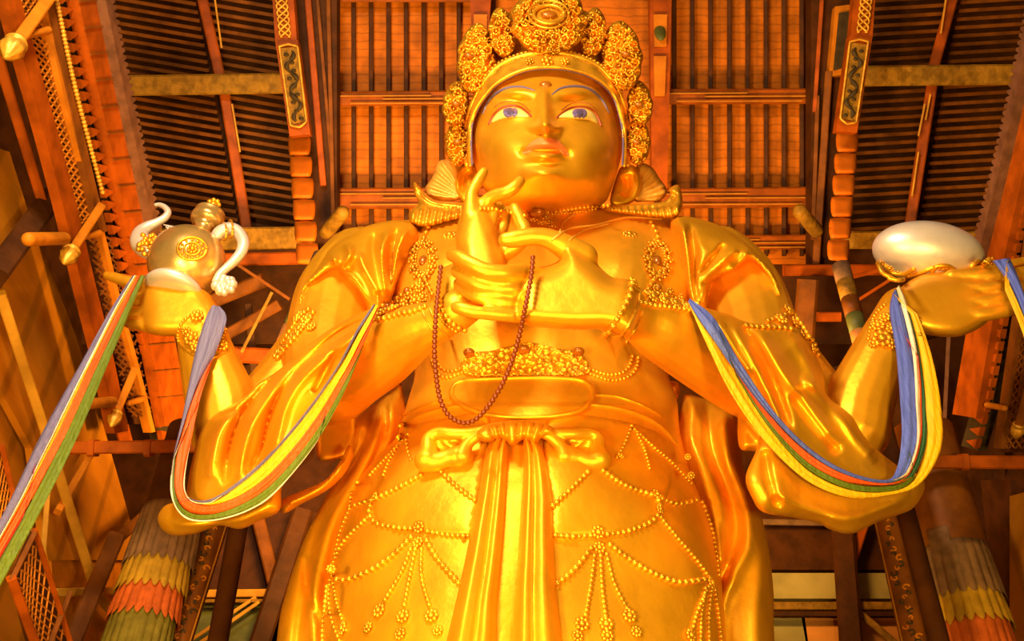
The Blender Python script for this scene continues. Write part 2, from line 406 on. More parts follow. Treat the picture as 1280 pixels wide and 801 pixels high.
body.add(*limb([(1196, 350, -.5, 14), (1232, 338, -.55, 9), (1262, 331, -.62, 7), (1288, 324, -.66, 5)], 5, 14))
bm_ = remesh(body.V, body.F, .030, 4)
hm = mesh('head', hV, hF)
bb = bmesh.new(); bb.from_mesh(bm_); bb.from_mesh(hm); bme = bpy.data.meshes.new('body'); bb.to_mesh(bme); bb.free()
BODY = link('body', bme, 'gold_face', ST)
HB = bvh_of(link('tmp_head', hm, None)); bpy.data.objects.remove(bpy.data.objects['tmp_head'])
tmp = bpy.data.objects.new('tmp_body', bm_); TORSO = BVHTree.FromPolygons([v.co for v in bm_.vertices], [tuple(p.vertices) for p in bm_.polygons]); bpy.data.objects.remove(tmp)

# ---- ears
for poly, rg in (([(568, 234), (570, 217), (579, 205), (590, 203), (598, 214), (598, 246), (588, 258), (576, 252)], [([(577, 240), (579, 220), (588, 211)], -.14, 4)]),
                 ([(770, 222), (776, 209), (790, 206), (801, 218), (802, 236), (793, 251), (776, 258), (764, 256), (763, 246)], [([(780, 245), (785, 232), (782, 218)], -.2, 6)])):
    inflate('ear', poly, -.5, .25, 'gold', ST, step=2, ridges=rg, R=6)
# ---- painted features of the face
def child(name, VF, m, parent=ST): return link(name, mesh(name, *VF), m, parent)
for brow in ([(604, 142), (609, 130), (618, 119), (634, 110.5), (652, 109), (668, 113)], [(690, 118), (702, 110.5), (721, 108.5), (738, 112.5), (752, 125), (761, 141)]):
    n = len(brow); A = [(a, b, .5+1.2*math.sin(PI*(k+.3)/(n-.4))) for k, (a, b) in enumerate(brow)]
    A = [(p, q, r*1.2) for p, q, r in A]; mb = MB(); tube_on(mb, HB, A, 1.5, .1, 2); mb.build('eyebrow', 'brow_blue', ST)
for eye, iris, lid, low in (([(614, 153.5), (620, 143), (630, 136), (641, 134), (652, 137), (662, 146), (650, 147), (636, 147.5), (624, 150)], (638, 139.5), [(611.5, 155), (618, 143), (628, 135), (641, 132.6), (653, 135.5), (664, 146)], [(618, 134), (630, 127.5), (643, 127), (655, 132), (663, 140)]),
                            ([(698, 146.5), (707, 140), (718, 136), (732, 136), (743, 143), (748, 154), (737, 150), (724, 148.5), (710, 147.5)], (724.5, 141), [(696, 147.5), (706, 139), (717, 134.6), (732, 134.4), (744, 141), (751, 157)], [(702, 138), (712, 130.5), (725, 128), (738, 131), (747, 139)])):
    e = child('eye', patch_on(HB, eye, .012, 2, False, .05), 'eye_white')
    EB = bvh_of(e)
    c = [(iris[0]+9.3*math.cos(q), iris[1]+(8.2 if math.sin(q) > 0 else 6.2)*math.sin(q)) for q in np.linspace(0, 2*PI, 16, endpoint=False)]
    c = [(a, max(b, float(np.interp(a, [q[0] for q in lid], [q[1] for q in lid]))+1.2)) for a, b in c]
    i = child('iris', patch_on(EB, c, .012, 1.6), 'iris', e)
    c = [(iris[0]+4.8*math.cos(q), iris[1]-.5+4.2*math.sin(q)) for q in np.linspace(0, 2*PI, 14, endpoint=False)]
    child('pupil', patch_on(EB, c, .022, 1.4), 'pupil', e)
    mb = MB(); tube_on(mb, HB, [(a, b, 1.45) for a, b in lid], 1.45, .3, 2); mb.build('eyelid', 'lid_red', e)
    mb = MB(); tube_on(mb, HB, [(a, b, .6) for a, b in low], .6, .1, 2); mb.build('lid_crease', 'lid_red', e)
child('lip', patch_on(HB, [(653, 191), (659, 183), (667, 175.5), (675, 172), (682, 174), (689, 172), (698, 176), (706, 184), (712, 193.5), (706, 194), (700, 189), (691, 186.5), (682, 186), (672, 186.5), (664, 189), (658, 193)], .012, 1.8), 'lip')
mb = MB(); p, n = hit(HB, 682, 106.5); r = 8*float(mpp(682, 106, p.y)); mb.add(ICO3[0]*np.array([r, r*.6, r*.7])+np.array(p), ICO3[1]); mb.build('forehead_jewel', 'gem', ST)
# ---- hairline and crown
CRP = [(590, 206), (589, 180), (590, 156), (597, 137), (608.6, 119.5), (622, 106), (637.6, 96.5), (657, 89), (677.5, 86), (700, 86.5), (717, 89.5), (735, 95), (750, 103.5), (761, 114), (769, 127), (777, 156), (779, 180), (778, 206)]
CRO = [(583.5, 206), (582, 180), (583, 156), (588, 136), (597, 116), (610, 97), (625, 82), (650, 71), (685, 66), (718, 70), (746, 82), (762, 98), (774, 116), (781, 136), (785, 156), (786, 180), (785, 206)]
def crown_Y(u): return -1.05 - 1.25*math.sqrt(max(0, 1-((u-683)/100.0)**2))
def crown_tube(name, pts, rpx, m, parent, off=0):
    A = resample(catmull(pts, 6), 3); C = [P(a, b, crown_Y(a)-off) for a, b in A]; R = [rpx*float(mpp(a, b, -1.5)) for a, b in A]
    mb = MB(); mb.add(*tube_pts(C, R, 12)); return mb.build(name, m, parent)
def shrink(pts, k, cy=160): return [(683+(a-683)*k, cy+(b-cy)*k) for a, b in pts]
CROWN = inflate('crown', CRP+CRO[::-1], lambda u, v: np.array([crown_Y(x)-.02 for x in u]), .10, 'gold_ornament', ST, step=2, R=5, sharp=True, ridges=[(CRO[1:-1], .10, 2.0, 1)])
crown_tube('crown_band', CRO, 3.0, 'gold_ornament', CROWN, .02)
crown_tube('crown_rim', [(683+(a-683)*1.025, 160+(b-160)*1.03) for a, b in CRP], 2.0, 'gold_ornament', CROWN, .10)
crown_tube('hairline', CRP, 1.3, 'brow_blue', CROWN, .02)
mb = MB()
for a, b in resample(catmull(shrink(CRO, 1.03)[4:-4], 6), 5.2): mb.add(ICO1[0]*.045+P(a, b, crown_Y(a)+.02), ICO1[1])
mb.build('crown_beading', 'gold_ornament', CROWN)
for a in (662, 684, 706):
    mb = MB(); rosette(mb, P(a, 76.5, crown_Y(a)-.16), (0, -1, -.3), .09 if a != 684 else .13, 6)
    mb.build('crown_stud', 'gold_ornament', CROWN)
def scroll_fn(poly, seed, amp=.12, r0=3.4, s=1.25, dens=46):
    rg = np.random.default_rng(seed); A = np.asarray(poly, float); lo, hi = A.min(0), A.max(0)
    C = []
    for _ in range(4000):
        c = lo+(hi-lo)*rg.random(2)
        if all(np.hypot(*(c-d)) > math.sqrt(dens) for d in C): C.append(c)
    C = np.array(C); rr = r0*(.7+.6*rg.random(len(C)))
    def fn(V, pr):
        h = np.zeros(len(V))
        for c, r in zip(C, rr):
            d = np.hypot(V[:, 0]-c[0], V[:, 1]-c[1]); q = np.arctan2(V[:, 1]-c[1], V[:, 0]-c[0])
            h = np.maximum(h, amp*np.exp(-((d-r-.25*q)/s)**2)); h = np.maximum(h, amp*1.15*np.exp(-(d/1.1)**2))
        return h*np.clip(pr*2, 0, 1)
    return fn
def ell(cx, cy, rx, ry, tilt=0, n=18, point=0):
    o = []
    for k in range(n):
        q = 2*PI*k/n; x, y = rx*math.cos(q), ry*math.sin(q)
        if y < 0: y *= 1+point*max(0, 1-abs(x)/rx)
        x *= 1+.05*math.cos(9*q)
        c, s = math.cos(tilt), math.sin(tilt); o.append((cx+x*c-y*s, cy+x*s+y*c))
    return o
plaques = [(628, 42, 17, 30, -.12, -1.75, (0, 0)), (741, 42, 17, 30, .12, -1.75, (0, 0)), (686, 26, 47, 44, 0, -2.2, (686, 18)),
           (595, 75, 24, 42, .08, -1.55, (586, 70)), (777, 72, 26, 42, -.08, -1.55, (783, 68)),
           (570, 131, 17, 27, .1, -1.15, (570, 130)), (800, 130, 16, 27, -.1, -1.15, (799, 131)),
           (572, 180, 16, 28, 0, -.85, (572, 178)), (797, 178, 16, 28, 0, -.85, (796, 178))]
for i, (cx, cy, rx, ry, tl, Y, gm) in enumerate(plaques):
    poly = ell(cx, cy, rx, ry, tl, 22, .12)
    pl = inflate('crown_plaque', poly, Y, .22, 'gold_ornament', CROWN, step=1.7, R=rx*.7, fn=scroll_fn(poly, 20+i, .23, 3.9, 1.2, 58), back=.8)
    if gm[0]:
        k = 1.7 if i == 2 else 1.0
        p = Vector(P(gm[0], gm[1], Y-.47)); r = float(mpp(gm[0], gm[1], Y))
        mb = MB(); mb.add(ICO2[0]*np.array([6*k, 4, 3.6*k])*r+np.array(p), ICO2[1]); mb.build('crown_gem', 'gem', pl)
        if i == 2:
            mb = MB()
            q = np.linspace(0, 2*PI, 40); C = [P(gm[0]+19*math.cos(a), gm[1]+11.5*math.sin(a), Y-.46) for a in q]; mb.add(*tube_pts(C, [2.4*r]*40, 8, False))
            q = np.linspace(0, 2*PI, 40); C = [P(gm[0]+25*math.cos(a), gm[1]+17*math.sin(a), Y-.42) for a in q]; mb.add(*tube_pts(C, [1.4*r]*40, 8, False)); mb.add(*inflate_raw(ell(gm[0], gm[1], 23, 15, 0, 20), Y-.34, .08, step=3)); mb.build('gem_ring', 'gold_ornament', pl)
inflate('crown_cap', [(600, 110), (606, 60), (630, 20), (686, 0), (742, 20), (766, 60), (772, 110), (686, 85)], -1.0, .5, 'gold_ornament', CROWN, step=6, R=30)
# ---- ribbon fans beside the ears
def fan(c, rr, a0, a1, n): return [([(c[0]+8*math.cos(a), c[1]+8*math.sin(a)), (c[0]+rr*math.cos(a), c[1]+rr*math.sin(a))], .09, 2.0, 1) for a in np.linspace(a0, a1, n)]
for poly, c, a0, a1 in (([(548, 202), (563, 200), (578, 206), (584, 226), (580, 246), (558, 252), (538, 247), (531, 236), (540, 222)], (586, 250), PI*.98, PI*1.5), ([(796, 206), (814, 208), (824, 222), (834, 238), (826, 250), (806, 252), (792, 248)], (786, 250), PI*1.5, PI*2.0)):
    inflate('ribbon_fan', poly, -.3, .2, 'gold_pale', ST, step=2, R=7, ridges=fan(c, 62, a0, a1, 9))
for poly, rg in (([(517, 226), (528, 238), (542, 250), (562, 252), (582, 254), (592, 262), (584, 271), (566, 276), (534, 284), (515, 280), (511, 266), (523, 254), (518, 242)], [([(520, 236), (530, 250), (548, 258), (585, 262)], -.12, 2.5)]+[([(x, 262), (x-4, 282)], .1, 2.4, 1) for x in range(518, 590, 9)]),
                 ([(848, 231), (853, 246), (852, 262), (841, 273), (812, 272), (785, 268), (757, 264), (762, 256), (800, 255), (828, 252), (838, 244), (836, 236)], [([(845, 240), (838, 252), (815, 259), (770, 260)], -.12, 2.5)]+[([(x, 260), (x+3, 275)], .1, 2.4, 1) for x in range(765, 848, 9)])):
    inflate('ribbon_scroll', poly, -.75, .22, 'gold_ornament', ST, step=2, R=7, ridges=rg)

# ---- skirt with sash, bow and belt
def skirt_fn(v, x, y, u):
    h = .05*np.sin(x*5+v*.012)*(v > 560)
    for cl, cr, lv in ((440, 600, 655), (690, 890, 665)):
        pass
    return h+.10*np.exp(-((v-(705+.0009*(u-520)**2))/3.5)**2)*(u < 600)*0
sk_rows = [(505, 512, 842, 0, 1.72), (525, 505, 846, 0, 1.8), (548, 494, 850, 0, 1.9), (575, 467, 857, 0, 2.02), (604, 446, 868, 0, 2.12), (650, 428, 886, 0, 2.2), (704, 416, 899, 0, 2.25), (754, 407, 905, 0, 2.28), (801, 400, 908, 0, 2.3), (900, 392, 916, 0, 2.3), (1200, 368, 932, 0, 2.3), (1640, 330, 975, 0, 2.3)]
SKIRT = link('skirt', mesh('skirt', *loft_rows(sk_rows, 160, 14, skirt_fn, 2.3)), 'gold_cloth', ST)
SB = bvh_of(SKIRT); 
allb = bvh_of(BODY, SKIRT)
# apron tiers lying on the skirt
def tier(poly, off, rg=None): child('skirt_tier', patch_on(SB, poly, off, 6, False, .05), 'gold_cloth', SKIRT)
tier([(500, 540), (560, 522), (610, 520), (604, 580), (594, 640), (588, 668), (560, 668), (520, 662), (478, 655), (466, 628), (480, 590)], .05)
tier([(690, 520), (740, 520), (800, 532), (834, 552), (840, 600), (824, 640), (806, 656), (770, 666), (730, 670), (692, 668), (690, 620), (680, 560)], .05)
# belt and belt plate
mb = MB(); tube_on(mb, allb, [(500, 532), (530, 519), (562, 510), (600, 507), (660, 507), (730, 506), (780, 513), (820, 530), (846, 556)], 3.0, .2, 4); tube_on(mb, allb, [(506, 518), (540, 505), (570, 500), (740, 494), (790, 502), (826, 520)], 2.0, .2, 4)
mb.build('belt', 'gold', ST)
BP = [(561, 494), (563, 483), (573, 475), (592, 472.5), (625, 471), (665, 470), (705, 471), (727, 473), (740, 480), (745, 492), (741, 504), (730, 514), (712, 520), (680, 524), (640, 524.5), (605, 520), (580, 511), (566, 502)]
VV, FF = patch_on(allb, BP, .14, 3, False, .06); PLT = link('belt_plate', mesh('belt_plate', VV, FF), 'gold_cloth', ST)
PB = bvh_of(PLT); mb = MB(); tube_on(mb, PB, [(650+(a-650)*.955, 496+(b-496)*.9) for a, b in BP+BP[:1]], 2.8, .2, 3); mb.build('plate_rim', 'gold_cloth', PLT)
# central sash: two folded tails over a plain middle strip
def sash_tail(rows, folds, name, dep=.30, off=.12):
    R_ = []
    for v, l, r in rows:
        b = np.interp(v, [q[0] for q in sk_rows], [q[4] for q in sk_rows]); R_.append((v, l, r, -b+off, dep))
    def fn(v, x, y, u):
        h = np.zeros_like(u)
        for c, w, a in folds: h += a*np.exp(-((x-c)/w)**2)
        return h
    return link(name, mesh(name, *loft_rows(R_, 72, 5, fn, 2.6)), 'gold_cloth', SASH)
SASH = empty('sash', (0, 0, 0)); SASH.parent = ST
sash_tail([(540, 620, 660), (560, 630, 660), (600, 628, 656), (649, 626, 652), (704, 622, 648), (754, 618, 645), (801, 612, 650), (950, 600, 650)], [], 'sash_strip', .14, .12)
sash_tail([(546, 618, 636), (560, 608, 635), (580, 604, 634), (610, 599, 633), (649, 591, 631), (700, 581, 627), (754, 569, 622), (801, 558, 621), (950, 525, 612)], [(-.5, .3, .06), (.12, .07, -.13), (.55, .3, .08)], 'sash_tail', .38)
sash_tail([(546, 653, 668), (560, 654, 678), (580, 654, 684), (619, 651, 691), (649, 649, 692), (700, 646, 694), (733, 643, 696), (801, 639, 703), (950, 630, 720)], [(-.55, .3, .08), (-.12, .07, -.13), (.4, .3, .06)], 'sash_tail', .38)
BOW = empty('bow', (0, 0, 0)); BOW.parent = ST
by = -2.12
inflate('bow_knot', [(594, 541), (604, 532), (622, 527), (650, 525), (676, 527), (692, 535), (694, 544), (680, 546), (668, 554), (655, 549), (640, 557), (628, 549), (612, 553), (600, 550)], by, .32, 'gold_cloth', BOW, step=2.2, R=9,
        ridges=[([(a, 530), (a+(642-a)*.25, 553)], -.12, 2.2, 1) for a in (612, 622, 632, 648, 657, 668, 680)])
for s in (1, -1):
    mb = MB(); fx = (lambda u: u) if s > 0 else (lambda u: 1283-u)
    for pts in ([(610, 537, -2.15, 6.5), (588, 542, -2.16, 7.5), (566, 542, -2.14, 7.5), (548, 541, -2.06, 7.5), (536, 548, -2.0, 8.5), (535, 562, -1.98, 11), (534, 574, -1.98, 14.5)],
                [(534, 575, -1.95, 16.5), (546, 577, -1.97, 13.5), (559, 573, -2.0, 11.5), (572, 571, -2.02, 14.5), (578, 570, -2.02, 14)],
                [(578, 570, -2.08, 11.5), (583, 557, -2.12, 8), (595, 546, -2.16, 6.5), (610, 540, -2.16, 6)],
                [(548, 556, -1.82, 14), (570, 556, -1.86, 14)], [(548, 572, -1.72, 14), (572, 562, -1.8, 12)], [(553, 550, -2.02, 2.5), (562, 556, -2.0, 3.5), (571, 558, -2.0, 3)]):
        mb.add(*limb([(fx(p[0]),)+p[1:] for p in pts], 6, 16))
    me_ = remesh(mb.V, mb.F, .022, 2); me_.name = 'bow_loop'; link('bow_loop', me_, 'gold_cloth', BOW)
# ---- strings of gilt beads over the skirt (r7: pixels of a close-up of the lap)
def r7(pts): return [(400+a/2.3704, 480+b/2.3704) for a, b in pts]
SB2 = bvh_of(*[o for o in ST.children if o.name.startswith('skirt')], *[o for o in SKIRT.children])
def chain(pts, r=3.1, parent=None, name='bead_string'):
    mb = MB(); beads_on(mb, SB2, r7(pts), r*1.15, 1.85, .4, .08); return mb.build(name, 'gold_ornament', ST)
for pts, r in (([(300, 272), (240, 305), (200, 325), (155, 345)], 3.2), ([(360, 262), (400, 300), (458, 345)], 3.2), ([(155, 345), (148, 385), (172, 415), (225, 425), (270, 428)], 3.2), ([(320, 436), (380, 448), (440, 450)], 3.2),
               ([(150, 345), (110, 358), (92, 362)], 3), ([(145, 395), (70, 470), (38, 540)], 2.8), ([(90, 370), (62, 440), (42, 530)], 2.8), ([(272, 455), (205, 518), (125, 565), (60, 582), (30, 552)], 3.6), ([(318, 465), (350, 520), (412, 590)], 3.6),
               ([(270, 490), (242, 560), (195, 640)], 3.0), ([(284, 490), (268, 570), (252, 655)], 3.0), ([(302, 490), (302, 570), (325, 655)], 3.0), ([(32, 580), (28, 640), (38, 700), (60, 760)], 2.8), ([(20, 600), (12, 680), (10, 761)], 2.8), ([(40, 590), (55, 660), (80, 730)], 2.4),
               ([(792, 262), (745, 310), (690, 362)], 3.2), ([(838, 258), (900, 300), (980, 328)], 3.2), ([(1010, 340), (1060, 356), (1112, 345)], 3.0), ([(1000, 345), (1004, 380), (970, 415), (900, 440), (850, 445)], 3.2), ([(800, 450), (760, 452), (698, 448)], 3.2),
               ([(1008, 395), (1060, 460), (1120, 530), (1150, 572)], 2.8), ([(1130, 350), (1155, 420), (1172, 500), (1180, 565)], 2.8), ([(858, 478), (930, 530), (1000, 568), (1065, 588), (1135, 580)], 3.6), ([(802, 488), (752, 550), (703, 592)], 3.6),
               ([(812, 510), (802, 590), (786, 685)], 3.0), ([(830, 510), (834, 600), (845, 690)], 3.0), ([(848, 505), (870, 590), (908, 665)], 3.0), ([(1148, 600), (1115, 680), (1098, 745)], 2.7), ([(1158, 600), (1150, 680), (1150, 761)], 2.7), ([(1168, 610), (1180, 700), (1186, 761)], 2.7), ([(1140, 605), (1128, 680), (1125, 761)], 2.7),
               ([(262, 150), (220, 195), (150, 270)], 2.3), ([(255, 155), (262, 200), (270, 225)], 2.2), ([(240, 170), (205, 230), (190, 270)], 2.2), ([(922, 125), (900, 180), (878, 218)], 2.3), ([(930, 135), (985, 185), (1040, 232), (1098, 295)], 2.3), ([(940, 150), (962, 200), (975, 250)], 2.2), ([(110, 290), (95, 330), (92, 362)], 2.6)):
    chain(pts, r)
mb = MB()
for a, b, r in ((295, 425, 6.5), (292, 470, 6), (165, 335, 5), (178, 672, 7.5), (248, 690, 7.5), (332, 688, 7.5), (822, 440, 7), (826, 486, 6.5), (995, 328, 6), (1004, 372, 5), (775, 712, 7.5), (846, 712, 7.5), (915, 688, 7.5), (32, 548, 5), (1155, 590, 7), (145, 722, 6), (240, 742, 6.5), (350, 732, 5.5), (762, 748, 6), (850, 748, 6.5), (935, 735, 6), (1100, 270, 4), (112, 290, 4), (70, 725, 7), (1095, 745, 7), (890, 215, 3.5), (1090, 175+40, 3.5)):
    u, v = r7([(a, b)])[0]; p, n = hit(SB2, u, v); mb = MB(); rosette(mb, p+n*.03, n, r*1.35*float(mpp(u, v, p.y)), 8); mb.build('rosette', 'gold_ornament', ST)
# ---- chest ornaments, necklace, belly chain
mb = MB()
beads_on(mb, allb, [(655, 270), (672, 268), (692, 264), (716, 260), (740, 257), (760, 257)], 2.6); beads_on(mb, allb, [(690, 268), (716, 266), (744, 262)], 2.0); beads_on(mb, allb, [(600, 262), (618, 262), (640, 266)], 2.6)
for a, b in ((667, 274), (676, 278), (686, 277), (660, 268), (682, 271), (690, 283)):
    p, n = hit(allb, a, b); rosette(mb, p, n, .09, 6)
NK = mb.build('necklace', 'gold_ornament', ST)
mb = MB(); p, n = hit(allb, 673, 261); mb.add(ICO2[0]*np.array([.15, .12, .09])+np.array(p+n*.08), ICO2[1]); mb.build('necklace_gem', 'gem', NK)
for cx, side in ((822, 1), (529, -1)):
    mb = MB()
    top = [(815-2, 279), (820, 292), (823, 304)] if side > 0 else [(536, 286), (531, 298), (528, 306)]
    bot = [(820, 346), (812, 358), (808, 368)] if side > 0 else [(530, 345), (536, 358), (541, 368)]
    for k in range(12):
        q = 2*PI*k/12; p, n = hit(allb, cx+13*math.cos(q), 325+21*math.sin(q)); rosette(mb, p+n*.03, n, .11, 5)
    beads_on(mb, allb, [(cx+9*math.cos(q), 325+16*math.sin(q)) for q in np.linspace(0, 2*PI, 14)], 2.0)
    o = mb.build('chest_pendant', 'gold_ornament', ST)
    for pts in (top, bot): mb = MB(); beads_on(mb, allb, pts, 3.4); mb.build('pendant_beads', 'gold_ornament', o)
    mb = MB(); p, n = hit(allb, cx, 326); r = float(mpp(cx, 326, p.y)); mb.add(ICO2[0]*np.array([6, 5, 8.5])*r+np.array(p), ICO2[1]); mb.build('pendant_gem', 'gem', o)
for a, b in ((562, 294), (787, 293)):
    mb = MB(); p, n = hit(allb, a, b); rosette(mb, p, n, .15, 10); mb.build('chest_boss', 'gold_ornament', ST)
mb = MB()
for pts in ([(541, 452), (546, 466), (560, 473), (578, 466)], [(545, 447), (552, 460), (564, 465), (580, 460)], [(737, 462), (758, 469), (776, 467), (786, 458), (790, 446)], [(738, 468), (762, 476), (784, 472), (795, 460), (797, 448)]): mb = MB(); beads_on(mb, allb, pts, 2.6); mb.build('waist_chain', 'gold_ornament', ST)

poly = [(575, 462), (580, 448), (592, 440), (615, 438), (640, 432), (664, 428), (690, 434), (712, 438), (726, 441), (734, 452), (736, 466), (715, 470), (690, 469), (655, 469), (620, 470), (595, 470)]
sf = scroll_fn(poly, 77, .12, 3.6, 1.3, 60)
gv, gt, go = grid_poly(poly, 1.8); 
VV, FF = patch_on(allb, poly, .05, 1.8)
VV = np.array([tuple(x) for x in VV]); n2 = len(VV)//2
V2 = np.array([((np.array(x)-CAMP)@CR/((np.array(x)-CAMP)@CF)*F+640, 400.5-(np.array(x)-CAMP)@CU/((np.array(x)-CAMP)@CF)*F) for x in VV[:n2]])
hgt = sf(V2, np.ones(n2)); dirs = VV[:n2]-CAMP; dirs /= np.linalg.norm(dirs, axis=1)[:, None]; VV[:n2] -= dirs*hgt[:, None]
WO = link('waist_ornament', mesh('waist_ornament', VV, FF), 'gold_ornament', ST)
for a, b in ((591, 449), (721, 449), (655, 446)):
    mb = MB(); p, n = hit(allb, a, b); mb.add(ICO2[0]*np.array([.10, .1, .07])+np.array(p+n*.18), ICO2[1]); mb.build('waist_gem', 'gem', WO)
# chest scarf edge lines
mb = MB(); tube_on(mb, allb, [(690, 300), (712, 286), (745, 281), (772, 274), (790, 272), (826, 274)], 1.6, .2, 3); tube_on(mb, allb, [(712, 300), (730, 288), (760, 280)], 1.2, .2, 3); tube_on(mb, allb, [(700, 290), (704, 278), (718, 268)], 1.4, .2, 3)
mb.build('chest_scarf_edge', 'gold_pale', ST)
# ---- drapery: shoulder cloths, sleeves, long robe panels
lin = lambda u0, y0, u1, y1: (lambda u, v: np.interp(u, [u0, u1] if u0 < u1 else [u1, u0], [y0, y1] if u0 < u1 else [y1, y0]))
def drape(name, poly, Y, T, ridges, m='gold_cloth', **k):
    kk = .7 if name == 'robe_panel' else 1.15
    ridges = [(r[0], r[1]*kk, r[2]*1.08)+tuple(r[3:]) for r in ridges]
    return inflate(name, poly, Y, T, m, ST, step=k.pop('step', 2.6), ridges=ridges, **k)
# viewer's left
drape('shoulder_drape', [(516, 279), (496, 275), (466, 280), (440, 291), (414, 309), (398, 330), (382, 352), (374, 370), (372, 385), (378, 378), (384, 360), (400, 348), (416, 338), (424, 340), (432, 352), (447, 365), (456, 380), (462, 396), (480, 394), (492, 372), (500, 350), (514, 320), (524, 296)], -.75, .75,
      [([(488, 286), (478, 310), (478, 340), (483, 372)], .28, 5), ([(496, 285), (490, 320), (488, 370)], -.18, 3.5), ([(510, 284), (498, 310), (491, 345), (487, 372)], .16, 3), ([(470, 290), (466, 310), (474, 345), (480, 374)], -.14, 5), ([(432, 304), (438, 318), (428, 335), (446, 352), (462, 380)], .22, 4), ([(384, 360), (405, 343), (420, 330), (414, 318)], .22, 4.5), ([(448, 316), (458, 340), (474, 368)], .12, 4)], R=42, back=.9)
drape('sleeve', [(474, 386), (440, 396), (408, 414), (378, 438), (346, 464), (322, 480), (306, 496), (268, 519), (249, 544), (238, 585), (230, 622), (206, 632), (197, 650), (210, 667), (240, 668), (274, 657), (300, 661), (326, 650), (350, 637), (354, 604), (386, 562), (414, 522), (440, 470), (462, 432)], lambda u, v: np.interp(u, [200, 330, 470], [-.2, -1.0, -2.35]), .55,
      [([(464, 396), (430, 413), (398, 437), (366, 467), (346, 497), (334, 530), (327, 560), (314, 592)], -.36, 4.2), ([(470, 402), (436, 424), (404, 450), (374, 480), (357, 510), (348, 545), (336, 582)], .22, 7), ([(404, 418), (362, 452), (328, 484), (306, 511), (293, 538), (285, 568), (281, 604)], -.36, 4.2), ([(412, 430), (372, 464), (338, 495), (318, 525), (306, 558), (298, 598)], .22, 7), ([(320, 486), (292, 514), (272, 545), (262, 600)], .2, 8), ([(420, 436), (404, 470), (392, 492)], -.16, 3.5), ([(266, 522), (300, 510), (318, 500)], -.16, 4), ([(452, 424), (424, 470), (385, 524), (350, 566)], .14, 8), ([(215, 655), (260, 655), (300, 650), (340, 632)], .14, 5)], R=46, back=.8)
drape('sleeve_tail', [(352, 640), (352, 625), (378, 613), (406, 600), (424, 578), (436, 556), (442, 566), (432, 590), (410, 612), (380, 628), (360, 640)], -.4, .2, [([(355, 632), (400, 610), (432, 575)], .12, 3)], R=8)
drape('inner_robe', [(396, 536), (404, 522), (424, 514), (444, 512), (444, 560), (424, 574), (398, 574)], .2, .15, [], R=10)
drape('robe_panel', [(442, 524), (466, 506), (488, 490), (500, 478), (506, 500), (508, 530), (490, 580), (460, 640), (436, 720), (430, 810), (430, 1000), (330, 1000), (346, 800), (358, 740), (378, 680), (402, 630), (424, 590), (436, 552)], .55, .75,
      [([(476, 500), (472, 540), (450, 590), (420, 640), (400, 700), (392, 760), (396, 850)], .3, 8, 1), ([(462, 508), (456, 550), (430, 600), (402, 650), (384, 720), (372, 800), (364, 900)], -.28, 7, 1), ([(488, 496), (488, 540), (468, 590)], .22, 5), ([(480, 498), (480, 545), (460, 590), (440, 640)], -.2, 4), ([(380, 690), (384, 740), (400, 780)], -.2, 4), ([(450, 525), (440, 570), (410, 620)], .16, 6)], R=40, step=4)
# viewer's right
drape('shoulder_drape', [(838, 278), (850, 270), (876, 274), (904, 284), (936, 306), (960, 330), (974, 356), (980, 384), (972, 372), (958, 344), (936, 326), (918, 340), (900, 346), (888, 356), (884, 378), (882, 396), (866, 388), (858, 362), (850, 330), (842, 300)], -.75, .75,
      [([(852, 276), (858, 310), (862, 350), (868, 384)], .24, 4.5), ([(862, 280), (868, 315), (868, 350), (872, 380)], -.18, 4), ([(936, 320), (914, 338), (890, 352), (876, 376)], .24, 4), ([(930, 300), (944, 322), (965, 350)], .14, 5), ([(872, 344), (895, 318), (905, 305)], -.14, 3), ([(878, 352), (905, 325), (922, 312)], .12, 4), ([(934, 312), (930, 330), (952, 345), (970, 372)], .16, 4)], R=42, back=.9)
drape('sleeve', [(862, 376), (880, 384), (908, 392), (936, 403), (970, 406), (1000, 412), (1018, 440), (1030, 470), (1034, 494), (1064, 519), (1084, 550), (1122, 582), (1150, 594), (1156, 606), (1152, 620), (1140, 636), (1116, 646), (1096, 653), (1072, 665), (1056, 667), (1036, 661), (1024, 654), (992, 647), (954, 640), (940, 622), (932, 596), (946, 560), (948, 530), (930, 500), (906, 460), (884, 420)], lambda u, v: np.interp(u, [862, 1000, 1140], [-2.35, -1.0, -.2]), .55,
      [([(912, 398), (935, 440), (960, 490), (985, 545)], .2, 6), ([(926, 404), (950, 440), (968, 480), (990, 540)], -.26, 4.5), ([(945, 408), (975, 460), (1010, 510), (1046, 560)], .2, 8), ([(1000, 470), (1036, 500), (1070, 545), (1098, 575)], .24, 8), ([(990, 490), (1020, 530), (1050, 568)], -.22, 6), ([(892, 392), (915, 430), (940, 470)], .14, 5), ([(1088, 562), (1110, 578), (1138, 596)], -.18, 5), ([(990, 420), (1005, 445), (1018, 470), (1020, 490)], .16, 9), ([(1140, 618), (1100, 636), (1056, 648), (1000, 632), (960, 610)], .14, 7), ([(955, 560), (962, 600), (975, 635)], -.16, 5)], R=46, back=.8)
drape('sleeve_tail', [(924, 508), (938, 512), (952, 520), (962, 540), (970, 560), (966, 570), (944, 564), (924, 558)], -1.0, .25, [([(930, 520), (955, 550)], .12, 5)], R=12)
drape('inner_robe', [(812, 486), (830, 476), (850, 480), (846, 500), (834, 522), (822, 536), (812, 520)], .3, .2, [], R=10)
